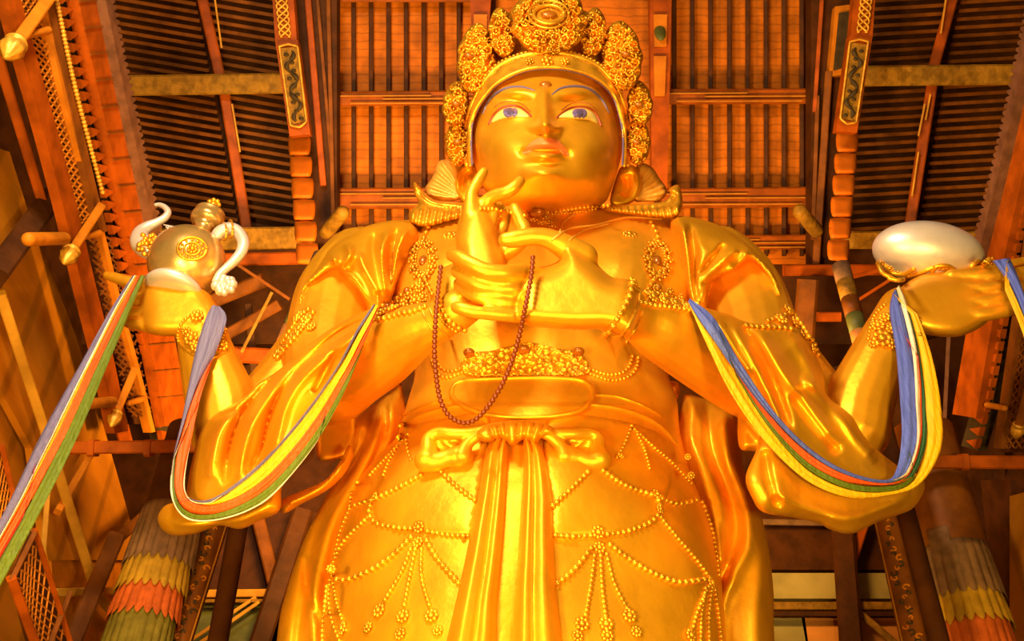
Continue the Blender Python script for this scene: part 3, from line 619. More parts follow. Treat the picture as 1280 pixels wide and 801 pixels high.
drape('robe_panel', [(856, 494), (880, 498), (905, 506), (924, 512), (928, 545), (928, 580), (938, 605), (948, 630), (960, 680), (967, 740), (968, 800), (980, 1000), (890, 1000), (888, 800), (884, 720), (872, 650), (858, 600), (838, 552), (848, 520)], .55, .75,
      [([(866, 500), (864, 545), (878, 590), (892, 640), (900, 700)], .28, 7, 1), ([(885, 506), (890, 560), (912, 620), (920, 660), (912, 700), (896, 740)], -.3, 6, 1), ([(905, 512), (910, 565), (930, 620), (936, 680), (916, 720), (900, 770), (898, 900)], .28, 8, 1), ([(875, 520), (880, 570), (898, 620), (905, 660)], .14, 5), ([(940, 640), (950, 700), (946, 780), (950, 900)], .16, 9, 1)], R=40, step=4)
# ---- bracelets and armlets
AB = bvh_of(*[o for o in ST.children_recursive if o.type == 'MESH' and o.name.split('.')[0] in ('body', 'shoulder_drape', 'sleeve')])
def beads_part(name, strings, bosses=(), tubes=(), gems=()):
    o = None
    for pts, r in strings:
        mb = MB(); beads_on(mb, AB, pts, r, 1.85, .5, .1); q = mb.build(name if o is None else 'bead_row', 'gold_ornament', o or ST); o = o or q
    for a, b, r in bosses:
        mb = MB(); p, n = hit(AB, a, b); rosette(mb, p+n*.04, n, r*float(mpp(a, b, p.y)), 8); mb.build('boss', 'gold_ornament', o)
    for pts, r in tubes: mb = MB(); tube_on(mb, AB, pts, r, .35, 3); mb.build('ring', 'gold_ornament', o)
    for a, b, r in gems:
        g = MB(); p, n = hit(AB, a, b); r *= float(mpp(a, b, p.y)); g.add(ICO2[0]*np.array([r, r*.8, r])+np.array(p+n*r*.7), ICO2[1]); g.build('bracelet_gem', 'gem', o)
    return o
beads_part('bracelet', [([(789, 356), (785, 372), (777, 390), (767, 406), (757, 418)], 4.4)], [(790, 354, 8)], [([(800, 366), (797, 382), (788, 402), (776, 420)], 2.2), ([(812, 366), (806, 384), (795, 408), (783, 428)], 1.4)])
beads_part('bracelet', [([(549, 376), (556, 392), (566, 404), (580, 411)], 4.0), ([(545, 384), (552, 398), (562, 408), (574, 415)], 2.6)], [], [([(534, 372), (540, 392), (552, 412), (564, 424)], 1.6), ([(524, 374), (532, 398), (545, 420)], 1.2)])
beads_part('forearm_trim', [([(800, 378), (816, 382), (832, 384), (850, 386), (866, 390)], 3.4), ([(806, 366), (822, 368), (842, 372), (858, 380)], 3.0)], [(814, 372, 9), (828, 376, 8), (842, 380, 8), (856, 384, 8), (820, 362, 7), (836, 366, 7), (850, 372, 6)], [], [(822, 360, 4)])
beads_part('forearm_trim', [([(468, 400), (484, 398), (500, 393), (516, 390), (532, 384)], 3.6), ([(466, 386), (482, 380), (498, 372), (512, 362), (526, 352)], 3.2)], [(478, 392, 9), (492, 387, 9), (507, 381, 9), (520, 376, 9), (496, 376, 7), (512, 368, 8), (526, 360, 8), (486, 388, 8), (530, 372, 8)], [], [(481, 382, 6), (511, 364, 5)])
beads_part('armlet', [([(932, 408), (950, 410), (968, 410), (988, 412)], 3.6), ([(988, 390), (1000, 402), (1010, 418), (1018, 434), (1022, 444)], 3.4), ([(960, 402), (974, 396), (986, 392)], 3)], [(984, 388, 8), (976, 400, 9), (992, 404, 9), (1004, 420, 8), (1014, 436, 7)])
beads_part('armlet', [([(392, 392), (384, 404), (372, 420), (358, 436), (348, 448)], 3.6), ([(386, 388), (374, 398), (364, 414), (352, 432), (344, 446)], 3.2)], [(374, 397, 9), (384, 400, 9), (376, 412, 9), (364, 424, 8), (354, 438, 8), (390, 410, 7)])
beads_part('wrist_ornament', [([(247, 392), (236, 396), (228, 404), (223, 414), (224, 426)], 2.2), ([(282, 412), (276, 424), (270, 436)], 2.2)], [(247, 396, 9), (240, 424, 10), (246, 434, 8), (234, 414, 7), (276, 432, 10), (262, 440, 7)], [([(226, 430), (240, 442), (262, 448), (282, 440)], 1.4)])
beads_part('wrist_ornament', [([(1092, 402), (1088, 412), (1086, 424)], 2.4), ([(1148, 398), (1152, 408), (1150, 418)], 2.6), ([(1106, 382), (1096, 392), (1090, 404)], 2.6)], [(1102, 424, 13), (1098, 408, 9), (1114, 412, 8), (1092, 430, 7), (1114, 430, 8), (1106, 398, 8)], [], [(1102, 425, 5)])

# ================================================================== WHAT THE STATUE HOLDS
# string of prayer beads draped over the joined hands
MP = [(551, 334), (549, 352), (546, 380), (544, 410), (543, 440), (545, 468), (549, 496), (556, 514), (566, 525), (580, 530.5), (594, 526), (604, 516), (616, 500), (628, 480), (640, 452), (649, 420), (655, 392), (661, 362), (665, 340), (666, 322)]
def mala_Y(u, v): return -3.55 if v < 400 else np.interp(v, [400, 530], [-3.55, -2.9])
A = resample(catmull(MP, 8), 6.2)
ML = empty('prayer_beads', P(580, 530, -2.9), 'long string of brown wooden prayer beads hanging from the joined hands', 'prayer beads')
C = [P(a, b, -4.03 if (a > 630 and b < 400) else (-3.55 if (a > 630 and b < 425) else mala_Y(a, b))) for a, b in A]
# smooth the run where it leaves the fingers
C = np.array(C); K = C.copy()
for _ in range(4): K[1:-1] = (K[:-2]+K[1:-1]*2+K[2:])/4
mb = MB(); mb.add(*tube_pts(K, [.02]*len(K), 8)); mb.build('cord', 'cord', ML)
bme_ = None
for k in K:
    mb = MB(); r = 3.55*float(mpp(600, 420, k[1])); mb.add(ICO2[0]*r, ICO2[1])
    if bme_ is None:
        o = mb.build('bead', 'bead_wood', ML); bme_ = o.data
    else:
        o = bpy.data.objects.new('bead', bme_); COL.objects.link(o); o.parent = ML; o.matrix_parent_inverse = Matrix.Translation(-ML.location)
    o.location = Vector(k)
# ritual ewer on the raised hand at the viewer's left
EW = empty('ewer', P(222, 352, -.75), 'silver gilt ewer with curling spout standing on the raised hand', 'ewer')
eY = -.75
def lathe_px(p0, p1, prof, Y, n=40):
    a, b = np.array(P(*p0, Y)), np.array(P(*p1, Y)); L = math.hypot(p1[0]-p0[0], p1[1]-p0[1]); ax = (b-a)/L; s = float(np.linalg.norm(ax)); ax = ax/s
    e1 = np.cross(ax, [0, 1, 0]); e1 /= np.linalg.norm(e1); e2 = np.cross(ax, e1)
    V = []; Fs = []
    for t, r in prof:
        for k in range(n): q = 2*PI*k/n; V.append(a+ax*t*s+(e1*math.cos(q)+e2*math.sin(q))*r*s)
    M = len(prof)
    for i in range(M-1):
        for j in range(n): Fs.append((i*n+j, i*n+(j+1) % n, (i+1)*n+(j+1) % n, (i+1)*n+j))
    Fs += [tuple(range(n)), tuple(range((M-1)*n, M*n))]
    return V, Fs
b0, b1 = (222, 352), (268, 256)
sph = [(25.5-38*math.cos(q), 38*math.sin(q)) for q in np.linspace(.3, PI-.28, 22)]
link('pot', mesh('pot', *lathe_px(b0, b1, sph, eY)), 'silver_gilt', EW)
link('foot', mesh('foot', *lathe_px(b0, b1, [(-16, 18), (-14, 27), (-10, 29), (-6, 27), (-3, 22), (0, 20)], eY)), 'silver', EW)
link('neck', mesh('neck', *lathe_px(b0, b1, [(58, 14), (62, 12), (66, 9.5), (70, 8.5), (74, 9), (76, 12), (78, 9)], eY)), 'silver_gilt', EW)
link('lid', mesh('lid', *lathe_px(b0, b1, [(76, 8), (78, 12), (79, 15), (83, 17), (87, 17), (91, 15), (93, 16), (95, 15.5), (98, 10), (100, 5), (103, 4)], eY)), 'silver_gilt', EW)
mb = MB(); rosette(mb, P(266.5, 256, eY-.05), (0, -1, -.3), 10*.0155, 8); mb.add(ICO2[0]*np.array([.14, .08, .12])+P(266.5, 256, eY), ICO2[1]); mb.build('finial', 'gold_ornament', EW)
sp = [(204, 318, eY, 10), (196, 315, eY-.05, 12), (185, 310, eY-.1, 14), (176, 303, eY-.1, 13), (176, 292, eY-.1, 10), (184, 284, eY-.1, 7.5), (196, 278, eY-.1, 5.5), (206, 272, eY-.1, 4.8), (210, 265, eY-.1, 4.2), (206, 259, eY-.1, 3.6), (200, 256, eY-.1, 3), (195, 256, eY-.1, 2.4)]
SPO = link('spout', mesh('spout', *limb(sp, 5, 18)), 'silver', EW)
mb = MB()
for k in range(26):
    a, b = random.uniform(173, 196), random.uniform(292, 318)
    if math.hypot(a-184, b-306) < 14: mb.add(ICO1[0]*.055+P(a, b, eY-.1-.2), ICO1[1])
for t in (0, 1): mb.add(*tube_pts([P(198+4*t+8*math.cos(q)*.5, 317+11*math.sin(q), eY-.12-.1*math.cos(q)) for q in np.linspace(0, 2*PI, 24)], [.025]*24, 8, False))
mb.build('spout_beading', 'gold_ornament', SPO)
hd = [(260, 303, eY, 6), (267, 299, eY-.05, 7), (276, 290, eY-.1, 8.5), (287, 286, eY-.12, 8.5), (297, 290, eY-.12, 8), (304, 302, eY-.12, 7.5), (302, 314, eY-.12, 7), (294, 325, eY-.12, 6.5), (283, 335, eY-.1, 5.5), (275, 343, eY-.1, 5.5), (271, 352, eY-.1, 6)]
HD = link('handle', mesh('handle', *limb(hd, 5, 18)), 'silver', EW)
mb = MB()
for q in (0, 1): mb.add(*tube_pts([P(280+8*q+3*math.cos(t), 289-3*q+11*math.sin(t), eY-.12-.16*math.cos(t)) for t in np.linspace(0, 2*PI, 24)], [.02]*24, 8, False))
mb.build('handle_ring', 'gold_ornament', HD)
mb = MB()
for k in range(20):
    q = 2.4*k; rr = 1.0+math.sqrt(k)*2.6; mb.add(ICO2[0]*np.array([.07, .08, .07])*random.uniform(.8, 1.3)+P(281+rr*math.cos(q)*.95, 357+rr*math.sin(q)*.75, eY-.12-random.uniform(0, .1)), ICO2[1])
mb.build('handle_mask', 'silver', HD)
mb = MB(); EWB = bvh_of(*[o for o in EW.children if o.name.startswith('pot')])
# medallion on the pot
p, n = hit(EWB, 240, 311)
for rr, tr in ((18, 1.6), (10, 1.2)):
    mb.add(*tube_pts([hit(EWB, 240+rr*math.cos(q), 311+rr*.78*math.sin(q))[0]+hit(EWB, 240+rr*math.cos(q), 311+rr*.78*math.sin(q))[1]*.01 for q in np.linspace(0, 2*PI, 32)], [tr*.0155]*32, 8, False))
rosette(mb, p+n*.02, n, .10, 8)
for k in range(12):
    q = 2*PI*k/12; pp, nn = hit(EWB, 240+14*math.cos(q), 311+11*math.sin(q)); mb.add(ICO1[0]*.035+np.array(pp), ICO1[1])
mb.build('medallion', 'gold_ornament', EW)
mb = MB()
for i in range(9):
    for j in range(3):
        a, b = 209+i*3.1+(j % 2)*1.5, 283.5+j*3.2+i*.7; mb.add(*tube_pts([P(a+1.5*math.cos(q), b+1.5*math.sin(q), eY-.1) for q in np.linspace(0, 2*PI, 9)], [.010]*9, 5, False))
mb.add(*tube_pts([P(205, 281, eY-.1), P(222, 284, eY-.1), P(240, 293, eY-.1)], [.012]*3, 6)); mb.build('chain_net', 'silver', EW)
# silver round vessel on the other raised hand
BW = empty('bowl', P(1170, 352, -.4), 'pale silver rounded bowl with gilt leaf rim resting on the raised hand', 'bowl')
V, Fs = [], []
c0 = P(1160, 316, -.45); k = float(mpp(1160, 317, -.45))
rxp, ryp, tl = 67, 34, .10
V = [np.array(c0)+k*(np.array([1, 0, 0])*(q[0]*rxp*math.cos(tl)-q[2]*ryp*1.0*math.sin(tl))+np.array([0, 1, 0])*q[1]*42+np.array([0, -CU[1]*0, 1])*(-q[0]*rxp*math.sin(tl)+q[2]*ryp*1.12*math.cos(tl))) for q in ico(5)[0]]
link('shell', mesh('shell', V, ico(5)[1]), 'silver', BW)
BB = bvh_of(BW.children[0]); mb = MB()
for pts in ([(1098, 328), (1102, 340), (1112, 346), (1120, 350)], [(1108, 332), (1116, 340), (1130, 342), (1142, 336)], [(1112, 348), (1126, 350), (1140, 344), (1156, 338), (1166, 334)], [(1165, 338), (1172, 332), (1184, 332), (1192, 336)], [(1214, 332), (1222, 326), (1228, 330), (1236, 324)]): tube_on(mb, BB, [(a, b, 3.0) for a, b in pts], 3, .3, 3)
for a, b in ((1112, 335), (1124, 342), (1104, 330), (1136, 344), (1176, 334), (1184, 335), (1218, 330), (1230, 328), (1238, 326), (1225, 333)):
    p, n = hit(BB, a, b, -.9); rosette(mb, p, n, .085, 6)
mb.build('leaf_rim', 'gold_ornament', BW)

# ================================================================== SILK SCARVES
def scarf(name, label, inner, outer, Y, stripes, group=None, wave=.03, cat='scarf'):
    """Y: depth per station (or function of u, v); stripes: colour -> [(a, b) per station] across the width"""
    n = len(inner); sub = 8
    I = catmull([(a, b, y) for (a, b), y in zip(inner, Y)], sub); O = catmull([(a, b, y) for (a, b), y in zip(outer, Y)], sub)
    S = np.linspace(0, n-1, len(I))
    e = empty(name, P(I[-1][0], I[-1][1], I[-1][2]), label, cat, group)
    for col, ab in stripes:
        ab = np.array(ab, float); a = np.interp(S, range(n), ab[:, 0]); b = np.interp(S, range(n), ab[:, 1])
        V = []; Fs = []; M = 7; rows = []
        for i in range(len(I)):
            if b[i]-a[i] < .012: rows.append(None); continue
            r = []
            for j in range(M):
                t = a[i]+(b[i]-a[i])*j/(M-1); q = I[i]*(1-t)+O[i]*t; bulge = .045*math.sin(PI*j/(M-1))+wave*math.sin(j*2.1+i*.11+len(col))
                r.append((q[0], q[1], q[2]-bulge))
            r = np.array(r); f = P(r[:, 0], r[:, 1], r[:, 2]); bk = P(r[:, 0], r[:, 1], r[:, 2]+.06)
            rows.append(len(V)); V += list(f)+list(bk)
        for i in range(len(rows)-1):
            p, q = rows[i], rows[i+1]
            if p is None or q is None: continue
            for j in range(M-1): Fs += [(p+j, p+j+1, q+j+1, q+j), (p+M+j+1, p+M+j, q+M+j, q+M+j+1)]
            Fs += [(p, q, q+M, p+M), (p+M-1, p+2*M-1, q+2*M-1, q+M-1)]
        link(col+'_band', mesh(col, V, Fs), 'silk_'+col, e)
    return e
Z = (0, 0)
scarf('silk_scarf', 'looped striped silk scarf slung from the wrist below the ewer to the forearm', 
      [(275, 383), (283, 400), (268, 445), (252, 492), (240, 545), (231, 600), (238, 622), (262, 624), (292, 606), (332, 572), (380, 517), (420, 460), (446, 412), (467, 380)],
      [(266, 381), (257, 398), (244, 440), (228, 520), (216, 575), (214, 620), (232, 648), (268, 651), (312, 638), (348, 612), (398, 550), (434, 482), (457, 425), (474, 382)],
      [-1.0, -1.0, -.95, -1.0, -1.1, -1.1, -1.2, -1.35, -1.5, -1.75, -2.2, -2.75, -3.0, -3.1],
      [('greyblue', [(0, 1), (0, 1), (0, 1), (.62, 1), (.98, 1), (1, 1), (0, .05), (0, .12), (0, .11), (0, .1), (0, .1), (0, .12), (0, .2), (0, .3)]),
       ('white', [Z, Z, Z, Z, Z, (0, .1), (.05, .12), (.12, .18), Z, Z, Z, Z, Z, Z]),
       ('yellow', [Z, Z, Z, Z, Z, Z, Z, (.18, .26), (.11, .40), (.1, .45), (.1, .45), (.12, .5), (.2, .7), (.3, 1)]),
       ('orange', [Z, Z, Z, (0, .62), (0, .84), (.1, .72), (.12, .62), (.26, .66), (.40, .68), (.45, .72), (.45, .74), (.5, .78), (.7, 1), (1, 1)]),
       ('green', [Z, Z, Z, Z, (.84, .9), (.72, .88), (.62, .88), (.66, .92), (.68, .94), (.72, .95), (.74, .98), (.78, 1), (1, 1), (1, 1)]),
       ('white', [Z, Z, Z, Z, (.9, 1), (.88, 1), (.88, 1), (.92, 1), (.94, 1), (.95, 1), (.98, 1), Z, Z, Z])])
scarf('silk_scarf', 'looped striped silk scarf slung from the wrist below the silver bowl to the forearm',
      [(1116, 366), (1112, 390), (1120, 440), (1125, 500), (1127, 545), (1121, 585), (1106, 600), (1060, 589), (1015, 562), (970, 517), (925, 452), (893, 398), (862, 373)],
      [(1124, 356), (1146, 392), (1166, 450), (1177, 515), (1176, 562), (1153, 602), (1120, 618), (1064, 622), (1008, 600), (955, 550), (914, 492), (884, 432), (860, 378)],
      [-1.0, -1.0, -1.0, -1.05, -1.1, -1.1, -1.2, -1.45, -1.7, -2.1, -2.55, -2.95, -3.05],
      [('blue', [(0, .5), (0, .5), (0, .45), (0, .38), (0, .38), (0, .34), (0, .2), (0, .16), (0, .18), (0, .22), (0, .36), (0, .6), (0, .8)]),
       ('white', [(.5, 1), (.5, .72), (.45, .58), (.38, .47), (.38, .45), (.34, .44), Z, Z, Z, Z, Z, Z, Z]),
       ('orange', [Z, Z, (.58, .62), (.47, .52), (.45, .49), (.44, .48), (.2, .34), (.16, .42), (.18, .45), (.22, .40), (.36, .38), Z, Z]),
       ('teal', [Z, (.72, .74), (.62, .66), (.52, .62), (.49, .62), (.48, .62), Z, Z, Z, Z, Z, Z, Z]),
       ('green', [Z, Z, Z, Z, Z, (.62, .70), (.34, .74), (.42, .70), (.45, .68), (.40, .55), (.38, .44), Z, Z]),
       ('yellow', [Z, (.74, 1), (.66, 1), (.62, 1), (.62, 1), (.70, 1), (.74, 1), (.70, 1), (.68, 1), (.55, 1), (.44, 1), (.6, 1), (.8, 1)])])
scarf('silk_scarf', 'long striped silk scarf stretched from the raised hand down to the lower left corner',
      [(166, 344), (140, 384), (102, 452), (52, 542), (8, 634), (-40, 720)], [(182, 344), (160, 396), (132, 462), (96, 548), (44, 652), (-10, 752)], [-1.15, -1.3, -1.6, -2.2, -2.9, -3.6],
      [('greyblue', [(0, .10), (0, .16), (0, .22), (0, .30), (0, .26), (0, .22)]), ('white', [(.10, .26), (.16, .26), (.22, .30), (.30, .34), (.26, .30), (.22, .26)]), ('yellow', [(.26, .34), (.26, .34), (.30, .37), (.34, .42), (.30, .34), (.26, .28)]),
       ('orange', [(.34, .60), (.34, .62), (.37, .62), (.42, .66), (.34, .56), (.28, .50)]), ('red', [Z, Z, Z, Z, (.56, .6), (.50, .56)]), ('green', [(.60, 1), (.62, 1), (.62, 1), (.66, 1), (.60, 1), (.56, 1)])])
scarf('silk_scarf', 'blue and yellow silk scarf hanging off the fingertips beside the silver bowl',
      [(1262, 322), (1272, 344), (1284, 378), (1300, 420)], [(1240, 326), (1256, 362), (1276, 410), (1296, 470)], [-1.1, -1.15, -1.2, -1.3],
      [('blue', [(0, 1), (0, .62), (0, .55), (0, .5)]), ('yellow', [Z, (.62, 1), (.55, 1), (.5, 1)])])
# ================================================================== THE HALL
def S(o, label=None): 
    o['kind'] = 'structure'; o['category'] = o.name.split('.')[0].rstrip('_0123456789').split('_')[0 if o.name.startswith(('wall_', 'trim_')) else -1]
    if label: o['label'] = label
    return o
def prism(name, pts3, vec, m, parent=None):
    A = np.asarray(pts3); n = len(A); V = np.vstack([A, A+np.asarray(vec)])
    Fs = [tuple(range(n)), tuple(range(2*n-1, n-1, -1))]+[(i, (i+1) % n, (i+1) % n+n, i+n) for i in range(n)]
    o = link(name, mesh(name, V, Fs), m, parent, False)
    return o
def px(pts): A = np.asarray(pts, float); return A[:, 0], A[:, 1]
def qslab(name, pts, D, th, m, parent=None): return prism(name, PQ(*px(pts), D), CF*th, m, parent)
def yslab(name, pts, Y, th, m, parent=None): return prism(name, P(*px(pts), Y), (0, th, 0), m, parent)
def xslab(name, pts, X, th, m, parent=None): return prism(name, PX(*px(pts), X), (math.copysign(th, X), 0, 0), m, parent)
def bar_VF(a, b, w, h=None, face=None, bev=.12):
    """beam from a to b, w wide across the view, h deep, with chamfered arrises"""
    a, b = np.asarray(a, float), np.asarray(b, float); h = h or w
    t = (b-a)/np.linalg.norm(b-a); f = np.asarray(face if face is not None else (a+b)/2-CAMP, float); f = f-t*(f@t); f /= np.linalg.norm(f); s = np.cross(t, f)
    c = bev*min(w, h); prof = [(-w/2+c, -h/2), (w/2-c, -h/2), (w/2, -h/2+c), (w/2, h/2-c), (w/2-c, h/2), (-w/2+c, h/2), (-w/2, h/2-c), (-w/2, -h/2+c)]
    V = [e+s*x+f*y for e in (a, b) for x, y in prof]
    return V, [tuple(range(8)), tuple(range(15, 7, -1))]+[(i, (i+1) % 8, (i+1) % 8+8, i+8) for i in range(8)]
def bar(name, a, b, w, m, h=None, parent=None, face=None):
    return link(name, mesh(name, *bar_VF(a, b, w, h, face)), m, parent, False)
def qbar(name, p0, p1, D, wpx, m, hpx=None, parent=None, D1=None):
    D1 = D1 or D; k = (D+D1)/2/F; return bar(name, PQ(*p0, D), PQ(*p1, D1), wpx*k, m, (hpx or wpx)*k, parent)
def xbar(name, p0, p1, X, wpx, m, hpx=None, parent=None):
    a, b = PX(*p0, X), PX(*p1, X); k = (np.linalg.norm(a-CAMP)+np.linalg.norm(b-CAMP))/2/F; return bar(name, a, b, wpx*k, m, (hpx or wpx)*k, parent)
def ybar(name, p0, p1, Y, wpx, m, hpx=None, parent=None):
    a, b = P(*p0, Y), P(*p1, Y); k = (np.linalg.norm(a-CAMP)+np.linalg.norm(b-CAMP))/2/F; return bar(name, a, b, wpx*k, m, (hpx or wpx)*k, parent)

# shell
def box(name, lo, hi, m):
    x0, y0, z0 = lo; x1, y1, z1 = hi
    return S(prism(name, [(x0, y0, z0), (x1, y0, z0), (x1, y1, z0), (x0, y1, z0)], (0, 0, z1-z0), m), 'dark timber '+name.replace('_', ' ').replace('wall back', 'wall at the back').replace('wall left', 'wall at the left').replace('wall right', 'wall at the right')+' of the temple hall')
box('floor', (-16, -24, -.3), (18, 16, 0), 'floor_stone')
box('wall_back', (-16, 13.2, 0), (18, 13.6, 24), 'wood_dark')
box('wall_left', (-14.3, -24, 0), (-13.9, 13.6, 26), 'wood_dark')
box('wall_right', (15.6, -24, 0), (16.0, 13.6, 26), 'wood_dark')
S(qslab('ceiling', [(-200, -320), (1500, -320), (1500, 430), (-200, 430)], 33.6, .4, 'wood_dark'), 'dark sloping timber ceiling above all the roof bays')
# ---- middle bay of the roof: orange boards, dark rafters, purlins
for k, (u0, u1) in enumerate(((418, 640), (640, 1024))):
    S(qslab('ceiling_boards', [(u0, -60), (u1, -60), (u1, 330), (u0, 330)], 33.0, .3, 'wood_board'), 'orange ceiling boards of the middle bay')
RG = 'rafters under the middle roof bay'
for u in [420.5, 442, 463.7, 485.4, 507.4, 529.4, 551.4, 573.4, 595.4, 617, 820.5, 842.7, 865.3, 888, 911.6, 934.3, 957.2, 979.6, 1002, 1015]:
    o = qbar('rafter', (u, -55), (u+.4, 320), 32.75, 5.6, 'wood_dark', 9); S(o, 'dark rafter under the orange boards of the middle bay'); o['group'] = RG
for (a, b, hh, lb) in (((416, 124), (640, 121), 18, 'upper purlin crossing the boards left of the crown'), ((416, 248), (640, 247), 26, 'lower purlin crossing the boards left of the head'), ((826, 121), (1022, 120), 19, 'upper purlin crossing the boards right of the crown'), ((826, 248), (1022, 246), 25, 'lower purlin crossing the boards right of the head'), ((416, -2), (600, -2), 9, 'purlin at the top edge left of the crown'), ((416, 304), (560, 302), 20, 'purlin behind the shoulder at the left'), ((860, 304), (1022, 302), 18, 'purlin behind the shoulder at the right')):
    o = S(qbar('purlin', a, b, 32.3, hh, 'wood_purlin', 16), lb)
    u0, u1, v = a[0], b[0], a[1]; mb = MB()
    if hh > 12:
        for s0, s1, dv in ((.02, .55, -hh*.22), (.28, .98, -hh*.02), (.1, .9, hh*.3)):
            x0, x1 = u0+(u1-u0)*s0, u0+(u1-u0)*s1
            mb.add(*bar_VF(PQ(x0, v+dv, 32.0), PQ(x1, v+dv-.6, 32.0), 1.5*32/F, .06))
        mb.build('painted_lines', 'wood_line', o, False)
for u, v1, lb in ((825, 236, 'painted roof post right of the crown'), (600, 60, 'painted roof post left of the crown')):
    o = S(qslab('roof_post', [(u-13, -20), (u+15, -20), (u+9, v1), (u-10, v1)], 31.6, .4, 'wood_red'), lb)
    qslab('painted_panel', [(u-8, 18), (u+9, 18), (u+8, 58), (u-7, 58)], 31.5, .08, 'wood_orange', o)
    mb = MB(); mb.add(ICO2[0]*np.array([.18, .1, .42])+PQ(u, 40, 31.45), ICO2[1]); mb.build('painted_motif', 'green_paint', o)
    if v1 > 100:
        qslab('painted_panel', [(u-8, 70), (u+8, 70), (u+6, 120), (u-7, 120)], 31.5, .08, 'wood_orange', o)
# ---- dark principal frames to either side
for pts, lb in (([(358, -40), (421, -40), (421, 330), (396, 345), (384, 200)], 'dark roof truss left of the crown'), ([(1014, -40), (1066, -40), (1052, 180), (1040, 345), (1014, 330)], 'dark roof truss right of the crown')):
    S(qslab('roof_truss', pts, 31.2, .6, 'wood_dark'), lb)
for p0, p1, w, m in (((384, -10), (404, 232), 8, 'wood_red'), ((396, -10), (414, 200), 4, 'wood_brown'), ((410, -10), (417, 300), 5, 'wood_brown'), ((1028, -10), (1018, 140), 5, 'wood_red'), ((1022, 120), (1016, 300), 5, 'wood_brown'), ((1036, 90), (1020, 330), 9, 'wood_brown')):
    S(qbar('trim_1', p0, p1, 31.0, w, m), 'painted batten on the dark truss')
o = S(qslab('painted_beam', [(1044, 8), (1068, 5), (1060, 92), (1036, 96)], 30.9, .3, 'wood_orange'), 'second painted beam beside the right pillar')
qslab('painted_panel', [(1049, 16), (1063, 14), (1056, 84), (1042, 88)], 30.85, .06, 'motif_dark', o)
def knot_post(side, lb):
    f = (lambda u, v: (u, v)) if side < 0 else (lambda u, v: (1434-u+ (v-100)*-.01, v-6 if v < 60 else v-4))
    g = lambda pts: [f(*p) for p in pts]
    r = empty('bracket_post', PQ(*f(375, 330), 29), lb, 'post')
    qslab('lattice_panel', g([(338, -40), (364, -40), (371, 50), (344, 52)]), 29.2, .35, 'wood_red', r)
    mb = MB()
    for k in range(2):
        for s in (0, PI):
            A = [(f(351.5+.11*v+7*math.sin(v*.19+s+k*1.6), v)) for v in np.linspace(-30, 46, 40)]
            mb.add(*tube_pts(PQ(*px(A), 29.12), [1.3*29/F]*40, 6))
    mb.build('knot_carving', 'gilt_paint', r)
    qslab('post_body', g([(344, 52), (372, 50), (388, 168), (362, 170)]), 29.2, .35, 'wood_red', r)
    qslab('painted_field', g([(351, 60), (371, 59), (381, 152), (364, 156)]), 29.15, .06, 'wood_olive', r)
    mb = MB(); fr = g([(349, 58), (360, 55), (372, 58), (383, 152), (375, 159), (363, 157), (349, 58)]); C = resample(fr, 3)
    mb.add(*tube_pts(PQ(*px(C), 29.1), [1.5*29/F]*len(C), 6)); mb.build('gilt_frame', 'gilt_paint', r)
    mb = MB()
    A = [f(360.5+.14*(v-60)+5.5*math.sin((v-60)*.2), v) for v in np.linspace(64, 150, 44)]; mb.add(*tube_pts(PQ(*px(A), 29.1), [2.2*29/F*(.4+abs(math.sin(k*.5))) for k in range(44)], 6))
    for v in range(68, 150, 10):
        c = PQ(*f(360.5+.14*(v-60)-4*math.sin((v-60)*.2), v), 29.1); mb.add(ICO1[0]*np.array([.08, .05, .06])+c, ICO1[1])
    mb.build('painted_scroll', 'motif_dark', r)
    # scalloped corbel under the post
    y = 168
    for k in range(6):
        y2 = y+27; x = 361+k*1.9
        V, Fs = inflate_raw(g([(x, y+1), (x+13, y), (x+26, y+1), (x+27.5, y+8), (x+27, y+19), (x+25, y2-1), (x+13, y2), (x+1, y2-1), (x-.5, y+18), (x-.5, y+8)]), 6.0, .10, step=3, R=7, sharp=True, back=.5, edge=.15)
        V = np.array(V)
        # shift the block back onto the post plane
        link('corbel_step', mesh('corbel_step', V, Fs), 'wood_salmon', r); y = y2
    return r
knot_post(-1, 'carved post with knot panel and stepped orange corbel, above the shoulder at the left')
knot_post(1, 'carved post with knot panel and stepped orange corbel, above the shoulder at the right')
# ---- side bays of the roof: dark boards, close ribs, hips, olive cross beams
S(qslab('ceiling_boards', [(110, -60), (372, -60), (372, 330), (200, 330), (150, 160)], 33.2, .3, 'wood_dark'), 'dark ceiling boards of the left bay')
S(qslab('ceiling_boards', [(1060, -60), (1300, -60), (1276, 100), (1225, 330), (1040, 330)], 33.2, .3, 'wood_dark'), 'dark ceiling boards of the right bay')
def ribs(n, v0, dv, L, Rr, slope, m, lb, grp):
    for k in range(n):
        v = v0+dv*k; a, b = L(v), Rr(v)
        o = qbar('roof_rib', (a, v-slope*(a-b)/2), (b, v+slope*(a-b)/2), 32.9, 4.6, m, 6); S(o, lb); o['group'] = grp
hip = lambda v: 252+.19*v
ribs(29, -14, 10.4, lambda v: 140+.22*v, lambda v: hip(v)-5, -.17, 'wood_brown', 'thin roof rib left of the hip beam in the left bay', 'ribs of the left bay, outer half')
ribs(29, -18, 10.4, lambda v: hip(v)+7, lambda v: 352+.07*v, -.17, 'wood_brown', 'thin roof rib right of the hip beam in the left bay', 'ribs of the left bay, inner half')
hipr = lambda v: 1192-.19*v
ribs(29, -12, 10.6, lambda v: 1084-.08*v, lambda v: hipr(v)-7, .06, 'wood_brown', 'thin roof rib left of the hip beam in the right bay', 'ribs of the right bay, inner half')
ribs(29, -10, 10.6, lambda v: hipr(v)+7, lambda v: 1284-.2*v, .06, 'wood_brown', 'thin roof rib right of the hip beam in the right bay', 'ribs of the right bay, outer half')
